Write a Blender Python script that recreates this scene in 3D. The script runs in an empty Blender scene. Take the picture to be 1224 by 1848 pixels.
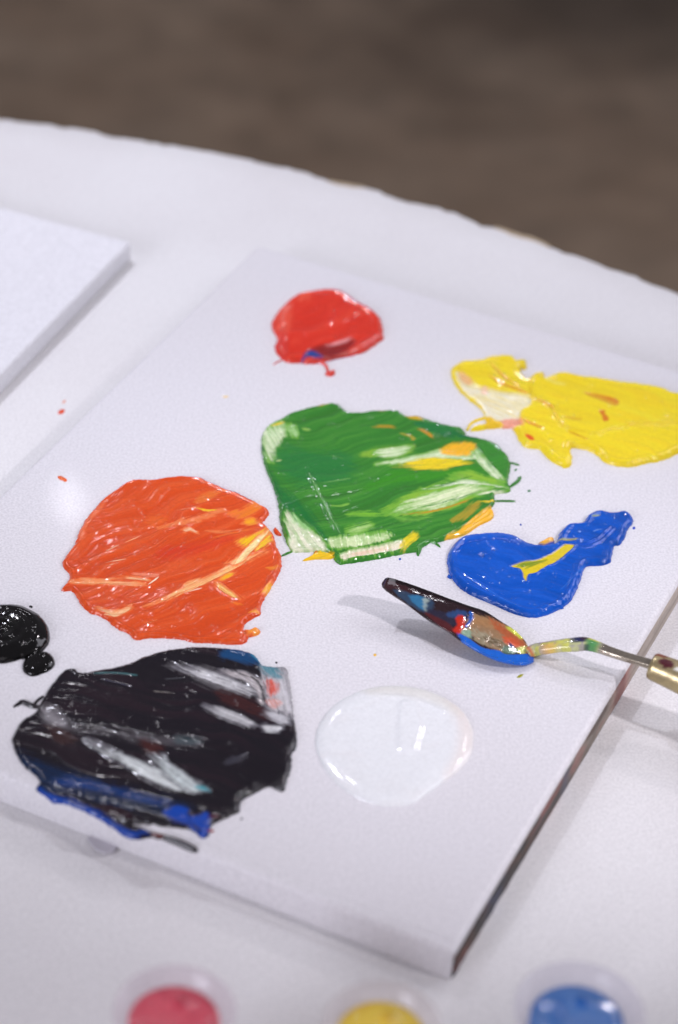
import bpy, math, random
import numpy as np
from mathutils import Vector, Matrix

random.seed(7); np.random.seed(7)
sc = bpy.context.scene
COL = sc.collection

# ------------------------------------------------------------------ camera
CAM = np.array([0.0, -0.7419396587, 1.3285116676])
ROT = np.array([[0.9979056254, -0.0646866512, 0.0],
                [0.0391468606, 0.6039093338, -0.7960911002],
                [0.0514964673, 0.7944237872, 0.6051768008]])   # rows = world axes, columns = camera axes
cam = bpy.data.cameras.new('camera'); cam_o = bpy.data.objects.new('camera', cam); COL.objects.link(cam_o)
m = Matrix.Identity(4)
for i in range(3):
    for j in range(3): m[i][j] = ROT[i][j]
    m[i][3] = CAM[i]
cam_o.matrix_world = m
cam.sensor_fit = 'VERTICAL'; cam.sensor_height = 36.0; cam.sensor_width = 24.0
cam.lens = 4335 / 1848 * 36.0
cam.clip_start = 0.05; cam.clip_end = 60
cam.dof.use_dof = True; cam.dof.focus_distance = 0.898; cam.dof.aperture_fstop = 6.2
sc.camera = cam_o

ZTAB = 0.75; THICK = 0.0135; ZT = 0.7645      # table top, canvas thickness, canvas top
ZTAB = ZT - THICK

def at(px, py, z=ZT):
    """point of the horizontal plane z seen at photo pixel (px, py)"""
    d = ROT @ np.array([(px - 612) / 4335, -(py - 924) / 4335, -1.0])
    return CAM + d * ((z - CAM[2]) / d[2])

# ------------------------------------------------------------------ light
world = bpy.data.worlds.new("World"); sc.world = world; world.use_nodes = True
bg = world.node_tree.nodes['Background']
bg.inputs[0].default_value = (0.62, 0.58, 0.66, 1); bg.inputs[1].default_value = 0.29
sc.view_settings.view_transform = 'Standard'; sc.view_settings.look = 'None'
sc.view_settings.exposure = 0.0; sc.view_settings.gamma = 1.0

def aim(o, loc, target):
    o.location = loc
    o.rotation_euler = (Vector(target) - Vector(loc)).to_track_quat('-Z', 'Y').to_euler()

def area(name, loc, target, sx, sy, power, color):
    l = bpy.data.lights.new(name, 'AREA'); l.shape = 'RECTANGLE'; l.size = sx; l.size_y = sy
    l.energy = power; l.color = color
    o = bpy.data.objects.new(name, l); COL.objects.link(o); aim(o, loc, target); return o

def spot(name, loc, target, power, color, radius, cone=60, blend=1.0):
    l = bpy.data.lights.new(name, 'SPOT'); l.energy = power; l.color = color
    l.shadow_soft_size = radius; l.spot_size = math.radians(cone); l.spot_blend = blend
    o = bpy.data.objects.new(name, l); COL.objects.link(o); aim(o, loc, target); return o

def lamp(name, loc, power, color, radius):
    l = bpy.data.lights.new(name, 'POINT'); l.energy = power; l.color = color; l.shadow_soft_size = radius
    o = bpy.data.objects.new(name, l); COL.objects.link(o); o.location = loc; return o

area('front_fill', (-0.4, -2.4, 2.2), (0, 0.0, 0.75), 2.8, 1.6, 9, (1.0, 0.94, 1.0))  # unseen soft fill behind the camera, added for ambient light
area('side_light', (-1.5, -1.7, 1.55), (0.0, -0.1, 0.75), 1.0, 0.8, 25, (0.96, 0.96, 1.10))
area('right_fill', (2.0, 1.0, 2.4), (-0.1, 0.3, 0.75), 1.6, 1.6, 24, (0.97, 0.955, 1.07))  # unseen soft fill from the right, added to brighten the far end
KN = at(900, 1150)
d1 = np.array([0.97, -0.36, 1.0]); d1 /= np.linalg.norm(d1)
spot('spot_right', KN + d1 * 1.5, KN + np.array([.01, -.01, 0]), 40, (1.0, 0.95, 1.02), 0.042, 15.5)
d2 = np.array([0.60, 1.25, 1.20]); d2 /= np.linalg.norm(d2)
lamp('lamp_back_right', at(1143, 1185) + d2 * 1.7, 8.0, (1.0, 0.93, 0.98), 0.022)
# mirror image of the camera ray through photo pixel (125, 905)
H3 = at(125, 905); v3 = H3 - CAM; v3 /= np.linalg.norm(v3); v3[2] *= -1
lamp('lamp_back', H3 + v3 * 1.9, 1.0, (1.0, 0.97, 1.05), 0.02)
for az, el, pw in ((-38, 52, 2.4), (-16, 58, 2.4), (24, 62, 2.4), (-52, 38, 1.8), (44, 50, 2.0)):   # small unseen lamps at the far side, added for glints on the paint
    dv = np.array([math.sin(math.radians(az)) * math.cos(math.radians(el)), math.cos(math.radians(az)) * math.cos(math.radians(el)), math.sin(math.radians(el))])
    lamp('added_glint_lamp', at(600, 900) + dv * 1.8, pw, (1.0, 0.97, 1.04), 0.022)
C2 = at(230, 480, ZTAB)
d4 = np.array([-0.30, 0.42, 1.0]); d4 /= np.linalg.norm(d4)
spot('spot_left', C2 + d4 * 1.6, C2 + np.array([0.06, 0.03, 0]), 45, (0.94, 0.95, 1.09), 0.03, 30)

# ------------------------------------------------------------------ helpers
def lin(c):
    c = np.asarray(c, float) / 255.0
    return np.where(c <= 0.04045, c / 12.92, ((c + 0.055) / 1.055) ** 2.4)

LIGHT = np.array([0.90, 0.86, 0.98])
def alb(c):
    """photo colour under the lavender light -> base colour"""
    return np.clip(lin(c) / LIGHT, 0.0, 0.92)

def tag(o, label=None, cat=None, group=None, kind=None):
    if label: o['label'] = label
    if cat: o['category'] = cat
    if group: o['group'] = group
    if kind: o['kind'] = kind
    return o

def mesh_obj(name, V, F, mat, parent=None, smooth=True, normals=None, attrs=None):
    me = bpy.data.meshes.new(name)
    V = np.asarray(V, dtype=np.float32)
    if isinstance(F, np.ndarray):
        n, k = F.shape
        me.vertices.add(len(V)); me.vertices.foreach_set('co', V.ravel())
        me.loops.add(n * k); me.loops.foreach_set('vertex_index', F.ravel().astype(np.int32))
        me.polygons.add(n)
        me.polygons.foreach_set('loop_start', np.arange(0, n * k, k, dtype=np.int32))
        me.update(calc_edges=True); me.validate()
    else:
        me.from_pydata([tuple(v) for v in V], [], [tuple(f) for f in F]); me.update()
    if attrs:
        for an, arr in attrs.items():
            if arr.ndim == 2:
                a = me.color_attributes.new(an, 'FLOAT_COLOR', 'POINT')
                rgba = np.ones((len(V), 4), np.float32); rgba[:, :3] = arr
                a.data.foreach_set('color', rgba.ravel())
            else:
                a = me.attributes.new(an, 'FLOAT', 'POINT')
                a.data.foreach_set('value', arr.astype(np.float32))
    me.materials.append(mat)
    me.polygons.foreach_set('use_smooth', [smooth] * len(me.polygons))
    if normals is not None:
        me.normals_split_custom_set_from_vertices(normals.tolist())
    o = bpy.data.objects.new(name, me); COL.objects.link(o)
    if parent: o.parent = parent
    return o

def empty(name, loc=(0, 0, 0)):
    o = bpy.data.objects.new(name, None); COL.objects.link(o); o.location = loc; o.empty_display_size = 0.02
    return o

def put_under(o, root):
    """parent with world coordinates kept"""
    o.parent = root; o.matrix_parent_inverse = Matrix.Translation(root.location).inverted()
    return o

# --- noise
def _h(ix, iy, seed):
    n = (ix.astype(np.int64) * 374761393 + iy.astype(np.int64) * 668265263 + seed * 974634777) & 0xffffffff
    n = ((n ^ (n >> 13)) * 1274126177) & 0xffffffff
    n = n ^ (n >> 16)
    return (n & 0xffff) / 65535.0

def vnoise(x, y, seed=0):
    ix = np.floor(x); iy = np.floor(y); fx = x - ix; fy = y - iy
    fx = fx * fx * fx * (fx * (fx * 6 - 15) + 10); fy = fy * fy * fy * (fy * (fy * 6 - 15) + 10)
    a = _h(ix, iy, seed); b = _h(ix + 1, iy, seed); c = _h(ix, iy + 1, seed); d = _h(ix + 1, iy + 1, seed)
    return (a + (b - a) * fx) * (1 - fy) + (c + (d - c) * fx) * fy

def fbm(x, y, seed=0, octs=3):
    r = 0; a = 0.5; t = 0
    for i in range(octs):
        r = r + a * vnoise(x * 2 ** i, y * 2 ** i, seed + i * 17); t += a; a *= 0.55
    return r / t

def sstep(a, b, x):
    t = np.clip((x - a) / (b - a + 1e-12), 0, 1); return t * t * (3 - 2 * t)

def catmull(P, n=5, closed=True):
    P = np.asarray(P, float); N = len(P); out = []
    rng = range(N) if closed else range(N - 1)
    for i in rng:
        if closed: p0, p1, p2, p3 = P[i - 1], P[i], P[(i + 1) % N], P[(i + 2) % N]
        else: p0, p1, p2, p3 = P[max(i - 1, 0)], P[i], P[i + 1], P[min(i + 2, N - 1)]
        for k in range(n):
            t = k / n
            out.append(0.5 * ((2 * p1) + (-p0 + p2) * t + (2 * p0 - 5 * p1 + 4 * p2 - p3) * t * t + (-p0 + 3 * p1 - 3 * p2 + p3) * t ** 3))
    if not closed: out.append(P[-1])
    return np.array(out)

def sd_poly(X, Y, P):
    d = np.full(X.shape, 1e9); inside = np.zeros(X.shape, bool); n = len(P)
    for i in range(n):
        ax, ay = P[i]; bx, by = P[(i + 1) % n]
        ex, ey = bx - ax, by - ay; L = ex * ex + ey * ey + 1e-12
        t = np.clip(((X - ax) * ex + (Y - ay) * ey) / L, 0, 1)
        d = np.minimum(d, (X - ax - t * ex) ** 2 + (Y - ay - t * ey) ** 2)
        if ay != by:
            c = ((ay > Y) != (by > Y)) & (X < (bx - ax) * (Y - ay) / (by - ay) + ax)
            inside ^= c
    d = np.sqrt(d)
    return np.where(inside, d, -d)

def sd_line(X, Y, P, W):
    """P polyline, W width at each point; positive inside the stroke"""
    best = np.full(X.shape, -1e9)
    for i in range(len(P) - 1):
        ax, ay = P[i]; bx, by = P[i + 1]
        ex, ey = bx - ax, by - ay; L = ex * ex + ey * ey + 1e-12
        t = np.clip(((X - ax) * ex + (Y - ay) * ey) / L, 0, 1)
        dd = np.sqrt((X - ax - t * ex) ** 2 + (Y - ay - t * ey) ** 2)
        best = np.maximum(best, (W[i] + (W[i + 1] - W[i]) * t) * 0.5 - dd)
    return best

def P(pts, color, a=1.0, f=0.5, dh=-0.35, lip=0.0, part=None, st=0.5, ang=None):
    return dict(k='p', pts=pts, c=color, a=a, f=f, dh=dh, lip=lip, part=part, st=st, ang=ang)
def S(pts, w, color, a=1.0, f=0.3, dh=-0.2, lip=0.0, part=None, st=0.3, taper=True):
    return dict(k='s', pts=pts, w=w, c=color, a=a, f=f, dh=dh, lip=lip, part=part, st=st, taper=taper, ang=None)

def shape_sd(X, Y, s, T, org):
    sx, ox, oy = T
    if s['k'] == 'p':
        pts = catmull(s['pts'], 3)
        W = np.array([at(ox + x / sx, oy + y / sx)[:2] for x, y in pts]) * 1000 - org
        sd = sd_poly(X, Y, W)
    else:
        pts = catmull(s['pts'], 4, False)
        W = np.array([at(ox + x / sx, oy + y / sx)[:2] for x, y in pts]) * 1000 - org
        n = len(pts); u = np.linspace(0, 1, n)
        ww = s['w'] / sx * 0.27
        w = ww * (np.sin(np.pi * np.clip(u * 0.94 + 0.03, 0, 1)) ** 0.6 if s['taper'] else np.ones(n))
        sd = sd_line(X, Y, W, w)
    c = W - W.mean(0); q = np.linalg.svd(c, full_matrices=False)[2][0]
    return sd, math.atan2(q[1], q[0])

# ------------------------------------------------------------------ materials
def newmat(name):
    mt = bpy.data.materials.new(name); mt.use_nodes = True
    nt = mt.node_tree; b = nt.nodes['Principled BSDF']; return mt, nt, b

def N(nt, typ, **kw):
    n = nt.nodes.new(typ)
    for k, v in kw.items():
        if k.startswith('_'): setattr(n, k[1:], v)
        else: n.inputs[k].default_value = v
    return n

def paint_mat(name, rough=0.22, bump=0.25, coat=0.3, scale=900, sub=0.0):
    mt, nt, b = newmat(name); L = nt.links.new
    a = N(nt, 'ShaderNodeAttribute', _attribute_name='pigment')
    tc = N(nt, 'ShaderNodeTexCoord')
    n1 = N(nt, 'ShaderNodeTexNoise', Scale=scale, Detail=3.0); L(tc.outputs['Object'], n1.inputs['Vector'])
    mx = N(nt, 'ShaderNodeMix', _data_type='RGBA', _blend_type='MULTIPLY'); mx.inputs[0].default_value = 0.25
    cr = N(nt, 'ShaderNodeMapRange'); cr.inputs['From Min'].default_value = .3; cr.inputs['From Max'].default_value = .7
    cr.inputs['To Min'].default_value = .7; cr.inputs['To Max'].default_value = 1.15
    L(n1.outputs['Fac'], cr.inputs['Value'])
    L(a.outputs['Color'], mx.inputs[6]); L(cr.outputs[0], mx.inputs[7]); L(mx.outputs[2], b.inputs['Base Color'])
    b.inputs['Roughness'].default_value = rough
    b.inputs['Coat Weight'].default_value = coat; b.inputs['Coat Roughness'].default_value = 0.04
    n2 = N(nt, 'ShaderNodeTexNoise', Scale=420.0, Detail=2.0); L(tc.outputs['Object'], n2.inputs['Vector'])
    bp = N(nt, 'ShaderNodeBump', Strength=bump, Distance=0.0004)
    L(n2.outputs['Fac'], bp.inputs['Height']); L(bp.outputs[0], b.inputs['Normal'])
    L(bp.outputs[0], b.inputs['Coat Normal'])
    if sub:
        b.inputs['Subsurface Weight'].default_value = sub; b.inputs['Subsurface Scale'].default_value = 0.002
    return mt

M_PAINT = paint_mat('acrylic_paint', 0.09, 0.08, 0.0)
M_DARK = paint_mat('dark_acrylic_paint', 0.10, 0.03, 0.0)
M_WET = paint_mat('wet_black_paint', 0.07, 0.06, 0.0)
M_WHITE = paint_mat('white_acrylic_paint', 0.1, 0.04, 0.0)

def white_mat(name, col, rough, mott, mscale, bump, bscale, bdist, warm=(0.72, 0.68, 0.66), coat=0.0):
    mt, nt, b = newmat(name); L = nt.links.new
    tc = N(nt, 'ShaderNodeTexCoord')
    n = N(nt, 'ShaderNodeTexNoise', Scale=mscale, Detail=4.0, Roughness=0.55); L(tc.outputs['Object'], n.inputs['Vector'])
    r = N(nt, 'ShaderNodeMapRange'); r.inputs['From Min'].default_value = 0.42; r.inputs['From Max'].default_value = 0.75
    r.inputs['To Max'].default_value = mott
    L(n.outputs['Fac'], r.inputs['Value'])
    mx = N(nt, 'ShaderNodeMix', _data_type='RGBA'); L(r.outputs[0], mx.inputs[0])
    mx.inputs[6].default_value = (*col, 1); mx.inputs[7].default_value = (*warm, 1)
    g = N(nt, 'ShaderNodeTexNoise', Scale=1100.0, Detail=2.0); L(tc.outputs['Object'], g.inputs['Vector'])
    gr = N(nt, 'ShaderNodeMapRange'); gr.inputs['From Min'].default_value = .25; gr.inputs['From Max'].default_value = .75
    gr.inputs['To Min'].default_value = .84; gr.inputs['To Max'].default_value = 1.12; L(g.outputs['Fac'], gr.inputs['Value'])
    m2 = N(nt, 'ShaderNodeMix', _data_type='RGBA', _blend_type='MULTIPLY'); m2.inputs[0].default_value = 1
    L(mx.outputs[2], m2.inputs[6]); L(gr.outputs[0], m2.inputs[7])
    L(m2.outputs[2], b.inputs['Base Color'])
    b.inputs['Roughness'].default_value = rough
    b.inputs['Coat Weight'].default_value = coat; b.inputs['Coat Roughness'].default_value = 0.03
    n2 = N(nt, 'ShaderNodeTexNoise', Scale=bscale, Detail=2.0); L(tc.outputs['Object'], n2.inputs['Vector'])
    bp = N(nt, 'ShaderNodeBump', Strength=bump, Distance=bdist)
    L(n2.outputs['Fac'], bp.inputs['Height']); L(bp.outputs[0], b.inputs['Normal']); L(bp.outputs[0], b.inputs['Coat Normal'])
    return mt

M_CANVAS = white_mat('primed_canvas', (0.73, 0.72, 0.745), 0.55, 0.35, 5, 0.07, 700, 0.0002, coat=0.07)
M_CANVAS2 = white_mat('blank_canvas', (0.80, 0.80, 0.83), 0.7, 0.05, 14, 0.3, 1100, 0.0002)
M_TABLE = white_mat('white_table', (0.80, 0.795, 0.795), 0.45, 0.5, 9, 0.3, 60, 0.0006, warm=(0.70, 0.675, 0.675), coat=0.15)

def simple_mat(name, col, rough=0.5, metal=0.0):
    mt, nt, b = newmat(name)
    L = nt.links.new; tc = N(nt, 'ShaderNodeTexCoord')
    n = N(nt, 'ShaderNodeTexNoise', Scale=60.0, Detail=4.0); L(tc.outputs['Object'], n.inputs['Vector'])
    r = N(nt, 'ShaderNodeMapRange'); r.inputs['To Min'].default_value = .75; r.inputs['To Max'].default_value = 1.25
    L(n.outputs['Fac'], r.inputs['Value'])
    mx = N(nt, 'ShaderNodeMix', _data_type='RGBA', _blend_type='MULTIPLY'); mx.inputs[0].default_value = 1
    mx.inputs[6].default_value = (*col, 1); L(r.outputs[0], mx.inputs[7]); L(mx.outputs[2], b.inputs['Base Color'])
    b.inputs['Roughness'].default_value = rough; b.inputs['Metallic'].default_value = metal
    return mt

# ------------------------------------------------------------------ floor
def build_floor():
    mt, nt, b = newmat('brown_concrete'); L = nt.links.new
    tc = N(nt, 'ShaderNodeTexCoord')
    n = N(nt, 'ShaderNodeTexNoise', Scale=6.0, Detail=3.0, Roughness=0.5, Distortion=0.2); L(tc.outputs['Object'], n.inputs['Vector'])
    cr = N(nt, 'ShaderNodeValToRGB'); L(n.outputs['Fac'], cr.inputs[0])
    cr.color_ramp.elements[0].position = 0.3; cr.color_ramp.elements[0].color = (0.215, 0.152, 0.100, 1)
    cr.color_ramp.elements[1].position = 0.72; cr.color_ramp.elements[1].color = (0.27, 0.204, 0.142, 1)
    n3 = N(nt, 'ShaderNodeTexNoise', Scale=14.0, Detail=4.0); L(tc.outputs['Object'], n3.inputs['Vector'])
    mx = N(nt, 'ShaderNodeMix', _data_type='RGBA', _blend_type='OVERLAY'); mx.inputs[0].default_value = 0.45
    L(cr.outputs[0], mx.inputs[6]); L(n3.outputs['Fac'], mx.inputs[7])
    # shadow at the far right, painted into the concrete colour
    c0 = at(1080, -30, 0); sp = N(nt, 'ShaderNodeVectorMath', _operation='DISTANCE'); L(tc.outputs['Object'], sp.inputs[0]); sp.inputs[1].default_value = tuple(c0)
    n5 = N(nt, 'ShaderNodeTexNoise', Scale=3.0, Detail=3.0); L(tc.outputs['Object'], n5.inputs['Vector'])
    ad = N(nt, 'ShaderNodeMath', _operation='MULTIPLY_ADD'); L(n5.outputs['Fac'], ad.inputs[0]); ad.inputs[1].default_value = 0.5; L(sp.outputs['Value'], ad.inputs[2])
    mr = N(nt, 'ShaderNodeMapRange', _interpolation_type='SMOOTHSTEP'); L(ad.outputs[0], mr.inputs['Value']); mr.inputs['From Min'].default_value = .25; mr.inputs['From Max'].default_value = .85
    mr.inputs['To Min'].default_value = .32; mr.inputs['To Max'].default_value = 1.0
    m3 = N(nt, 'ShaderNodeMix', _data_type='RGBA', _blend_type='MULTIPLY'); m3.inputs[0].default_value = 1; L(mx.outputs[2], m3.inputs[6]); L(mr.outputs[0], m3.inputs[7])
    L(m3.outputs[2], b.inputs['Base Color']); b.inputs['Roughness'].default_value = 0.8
    bp = N(nt, 'ShaderNodeBump', Strength=0.3, Distance=0.003); L(n3.outputs['Fac'], bp.inputs['Height']); L(bp.outputs[0], b.inputs['Normal'])
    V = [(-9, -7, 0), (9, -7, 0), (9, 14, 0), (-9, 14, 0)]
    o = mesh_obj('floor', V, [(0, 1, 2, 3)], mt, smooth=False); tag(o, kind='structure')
build_floor()

# ------------------------------------------------------------------ table
TC = np.array([-0.25528, -0.37226]); TR = 0.69974
def lathe(prof, n=48):
    V = []; F = []
    for r, z in prof:
        for k in range(n):
            a = 2 * math.pi * k / n; V.append((r * math.cos(a), r * math.sin(a), z))
    m_ = len(prof)
    for i in range(m_ - 1):
        for k in range(n):
            F.append((i * n + k, i * n + (k + 1) % n, (i + 1) * n + (k + 1) % n, (i + 1) * n + k))
    return V, F

def build_table():
    root = empty('round_table', (TC[0], TC[1], 0))
    tag(root, 'round white table with rough chipped rim standing on the brown floor', 'table')
    n = 2400
    ang = np.linspace(0, 2 * math.pi, n, endpoint=False)
    arc = ang * TR * 1000                       # mm along the rim
    dr = (fbm(arc / 22, arc * 0, 3, 4) - 0.5) * 4.4 + (vnoise(arc / 4.0, arc * 0, 9) - 0.5) * 1.7
    # larger bites seen in the rim
    for (px, py, w, dep) in [(625, 334, 14, 3.4), (655, 338, 9, -1.6), (870, 402, 8, 2.2), (930, 424, 16, 1.2), (205, 240, 7, 1.3), (1012, 448, 9, 1.3), (560, 318, 12, -1.5)]:
        q = at(px, py, ZTAB)[:2] - TC; a0 = math.atan2(q[1], q[0]) % (2 * math.pi)
        dr -= dep * np.exp(-((arc - a0 * TR * 1000) / w) ** 2)
    R = TR + dr / 1000
    rings = [(0.0, 0.0), (-0.0016, 0.0), (-0.0005, -0.0007), (0.0, -0.0022), (-0.0003, -0.010), (-0.003, -0.022), (-0.006, -0.026), (-0.05, -0.0262)]
    V = []; F = []
    zz = ZTAB
    prof = [(-0.30, 0.0), (-0.02, 0.0), (-0.0022, 0.0), (-0.0007, -0.0006), (0.0, -0.0022), (-0.0004, -0.012), (-0.003, -0.024), (-0.008, -0.027), (-0.2, -0.027)]
    for dr_, dz in prof:
        V.append(np.c_[(R + dr_) * np.cos(ang), (R + dr_) * np.sin(ang), np.full(n, zz + dz)])
    V = np.concatenate(V)
    idx = np.arange(n); F = []
    for i in range(len(prof) - 1):
        F.append(np.c_[i * n + idx, (i + 1) * n + idx, (i + 1) * n + (idx + 1) % n, i * n + (idx + 1) % n])
    F = [tuple(f) for f in np.concatenate(F)[:, ::1]] + [tuple(range(n))] + [tuple(range((len(prof) - 1) * n, len(prof) * n))[::-1]]
    o = mesh_obj('tabletop', V, F, M_TABLE, root)
    me = o.data
    # flat caps
    for p in me.polygons:
        if len(p.vertices) > 4: p.use_smooth = False
    steel = simple_mat('grey_steel', (0.35, 0.35, 0.36), 0.4, 0.8)
    v, f = lathe([(0.0, ZTAB - 0.03), (0.045, ZTAB - 0.03), (0.04, ZTAB - 0.05), (0.035, 0.4), (0.04, 0.06), (0.06, 0.03)])
    mesh_obj('leg', v, f, steel, root)
    v, f = lathe([(0.05, 0.05), (0.2, 0.035), (0.33, 0.018), (0.34, 0.004), (0.0, 0.004)])
    mesh_obj('base', v, f, steel, root)
    # bare tan patches where the white has chipped off the rim
    tan = simple_mat('bare_fibre', (0.42, 0.33, 0.22), 0.9)
    for px, py, L_ in [(626, 333, 9), (926, 421, 10), (948, 431, 13)]:
        q = at(px, py, ZTAB)[:2] - TC; a0 = math.atan2(q[1], q[0])
        vv = []; ff = []; K = 14
        for k in range(K + 1):
            t = k / K; aa = a0 + (t - 0.5) * L_ / 1000 / TR * 2
            i = int(round((aa % (2 * math.pi)) / (2 * math.pi) * n)) % n
            w = math.sin(math.pi * t) * (0.8 + 0.5 * random.random()) / 1000 + 1e-5
            for rr, z2 in ((R[i] + w * .6, ZTAB - 0.0016), (R[i] + w * .6, ZTAB + 0.0001 + w * .1), (R[i] - w * 1.6 - .0006, ZTAB + 0.00015), (R[i] - w * 1.9 - .0008, ZTAB - 0.001)):
                vv.append((rr * math.cos(aa), rr * math.sin(aa), z2))
        for k in range(K):
            for j in range(3): ff.append((k * 4 + j, k * 4 + j + 1, k * 4 + j + 5, k * 4 + j + 4))
        mesh_obj('rim_chip', vv, ff, tan, root)
build_table()

# ------------------------------------------------------------------ canvases
BA = np.array([0.0449656, -0.2238629]); BC = np.array([-0.1841403, -0.1238103])
BB = np.array([-0.0444603, 0.1960364]); BD = np.array([0.1846455, 0.0959838])

def rounded_slab(corners, z0, z1, rt, rb, nb=6):
    """corners ccw; rounded top edge radius rt"""
    c = np.array(corners); ctr = c.mean(0); n = len(c)
    rc = 0.0012
    def ring(inset):
        out = []
        for i in range(n):
            p = c[i]; e1 = c[i - 1] - p; e2 = c[(i + 1) % n] - p; e1 /= np.linalg.norm(e1); e2 /= np.linalg.norm(e2)
            q = p + (e1 + e2) * inset
            for k in range(5):
                t = k / 4; out.append(q + e1 * rc * (1 - t) ** 1.6 + e2 * rc * t ** 1.6)
        return np.array(out)
    prof = []
    for k in range(nb + 1):
        a = math.pi / 2 * k / nb; prof.append((rt * (1 - math.sin(a)), z1 - rt * (1 - math.cos(a))))
    prof.append((0, z0 + rb))
    prof.append((rb * 0.3, z0 + rb * 0.3)); prof.append((rb, z0))
    V = []; 
    for ins, z in prof:
        r = ring(ins); V.append(np.c_[r, np.full(len(r), z)])
    m_ = len(V[0]); V = np.concatenate(V); F = []
    for i in range(len(prof) - 1):
        for k in range(m_):
            F.append((i * m_ + k, (i + 1) * m_ + k, (i + 1) * m_ + (k + 1) % m_, i * m_ + (k + 1) % m_))
    F.append(tuple(range(m_))); F.append(tuple(range((len(prof) - 1) * m_, len(prof) * m_))[::-1])
    return V, F

def build_canvas():
    root = empty('stretched_canvas', (0, 0, ZTAB))
    tag(root, 'white stretched canvas used as a paint palette, covered with colour blobs', 'canvas')
    V, F = rounded_slab([BA, BD, BB, BC], ZTAB, ZT, 0.0022, 0.0006)
    o = mesh_obj('canvas_cover', V, F, M_CANVAS); put_under(o, root)
    for p in o.data.polygons:
        if len(p.vertices) > 4: p.use_smooth = False
    # raised fold line of the cloth just inside the front edge
    e = (BC - BA); Lf = np.linalg.norm(e); e /= Lf; nrm = np.array([e[1], -e[0]]) * -1
    inn = (BD - BA) / np.linalg.norm(BD - BA)
    vv = []; K = 160
    for k in range(K + 1):
        t = k / K; s = t * Lf * 0.985 + 0.002
        w = 0.0007 + 0.0003 * math.sin(t * 9); off = 0.0034 + 0.0003 * math.sin(t * 23) + 0.0002 * math.sin(t * 61)
        hh = 0.00042 * (0.6 + 0.45 * math.sin(t * 15 + 1))
        for j, (dw, dh) in enumerate(((-1.3, -0.0001), (-.5, hh * .8), (0.1, hh), (.7, hh * .5), (1.4, -0.0001))):
            q = BA + e * s + inn * (off + dw * w); vv.append((q[0], q[1], ZT + dh))
    ff = [(k * 5 + j, k * 5 + j + 1, k * 5 + j + 6, k * 5 + j + 5) for k in range(K) for j in range(4)]
    put_under(mesh_obj('cloth_fold', vv, ff, M_CANVAS), root)
    # paint stained side, dark at the near corner
    side = (BD - BA); Ls = np.linalg.norm(side); side /= Ls; out = np.array([side[1], -side[0]])
    K = 500; J = 12; vv = []; cc = []
    s = np.linspace(0.0006, Ls - 0.001, K); zz = np.linspace(ZTAB + 0.0005, ZT - 0.0024, J)
    SS, ZZ = np.meshgrid(s, zz, indexing='ij'); smm = SS * 1000; zmm = (ZZ - ZTAB) * 1000
    nz = fbm(smm / 22, zmm / 5, 31, 4); n2 = fbm(smm / 9, zmm / 2.2, 53, 3)
    off = 0.0004 + 0.0005 * (vnoise(smm / 3, zmm / 2, 5) - .3) * np.exp(-smm / 60) + 0 * SS
    top = (ZZ > ZT - 0.0026) | (ZZ < ZTAB + .0006); off[:, 0] = -.0001; off[:, -1] = -.0001; off[0, :] = -.0001; off[-1, :] = -.0001
    col = np.zeros(SS.shape + (3,))
    base = alb((176, 160, 158)); dark = alb((24, 15, 13)); brown = alb((74, 44, 28)); red = alb((150, 40, 40)); blue = alb((50, 58, 95)); grey = alb((120, 108, 104))
    k1 = sstep(165, 55, smm + (nz - .5) * 110)
    col[:] = base
    ln = np.exp(-((zmm - 5.2 - (nz - .5)) / 1.1) ** 2) * 0.75
    col = col * (1 - ln[..., None]) + grey * ln[..., None]
    for cl, wt in ((grey, sstep(260, 130, smm + (n2 - .5) * 120) * .6), (dark, k1), (brown, k1 * sstep(.52, .64, n2)), (red, sstep(.6, .7, nz) * sstep(170, 120, smm) * .35), (blue, np.exp(-((smm - 34) / 7) ** 2) * sstep(.4, .6, n2)), (red, np.exp(-((smm - 152) / 8) ** 2) * .6), (blue, np.exp(-((smm - 96) / 3.5) ** 2) * .5)):
        col = col * (1 - wt[..., None]) + cl * wt[..., None]
    VV = np.zeros(SS.shape + (3,)); VV[..., 0] = BA[0] + side[0] * SS + out[0] * off; VV[..., 1] = BA[1] + side[1] * SS + out[1] * off; VV[..., 2] = ZZ
    ii = (np.arange(K - 1)[:, None] * J + np.arange(J - 1)[None, :]).ravel()
    FF = np.c_[ii, ii + J, ii + J + 1, ii + 1]
    o = mesh_obj('side_edge', VV.reshape(-1, 3), FF, paint_mat('stained_edge', 0.55, 0.5, 0.0), attrs={'pigment': col.reshape(-1, 3)})
    o['label'] = 'paint stained side edge, dark brown at the near corner'
    put_under(o, root)
    # small flap under the front edge, greyed to stand for a fold's shadow
    a = at(158, 1518, ZTAB); b_ = at(205, 1541, ZTAB); c_ = at(190, 1543, ZTAB); d_ = at(172, 1536, ZTAB)
    vv = [(a[0], a[1], ZTAB + .0012), (d_[0], d_[1], ZTAB + .0012), (c_[0], c_[1], ZTAB + .0012), (b_[0], b_[1], ZTAB + .0012)]
    inn3 = np.array([inn[0], inn[1]]) * .003
    vv += [(vv[3][0] + inn3[0], vv[3][1] + inn3[1], ZTAB + .0012), (vv[0][0] + inn3[0], vv[0][1] + inn3[1], ZTAB + .0012)]
    vv += [(x, y, z - .0008) for x, y, z in vv]
    ff = [(0, 1, 2, 3, 4, 5), (11, 10, 9, 8, 7, 6)] + [(i, i + 6, (i + 1) % 6 + 6, (i + 1) % 6) for i in range(6)]
    put_under(mesh_obj('fold_shadow_flap', vv, ff, simple_mat('fold_shadow_grey', (0.52, 0.50, 0.54), .8), smooth=False), root)

    # second canvas, same make, blank
    Z2 = ZTAB + 0.0095
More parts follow.
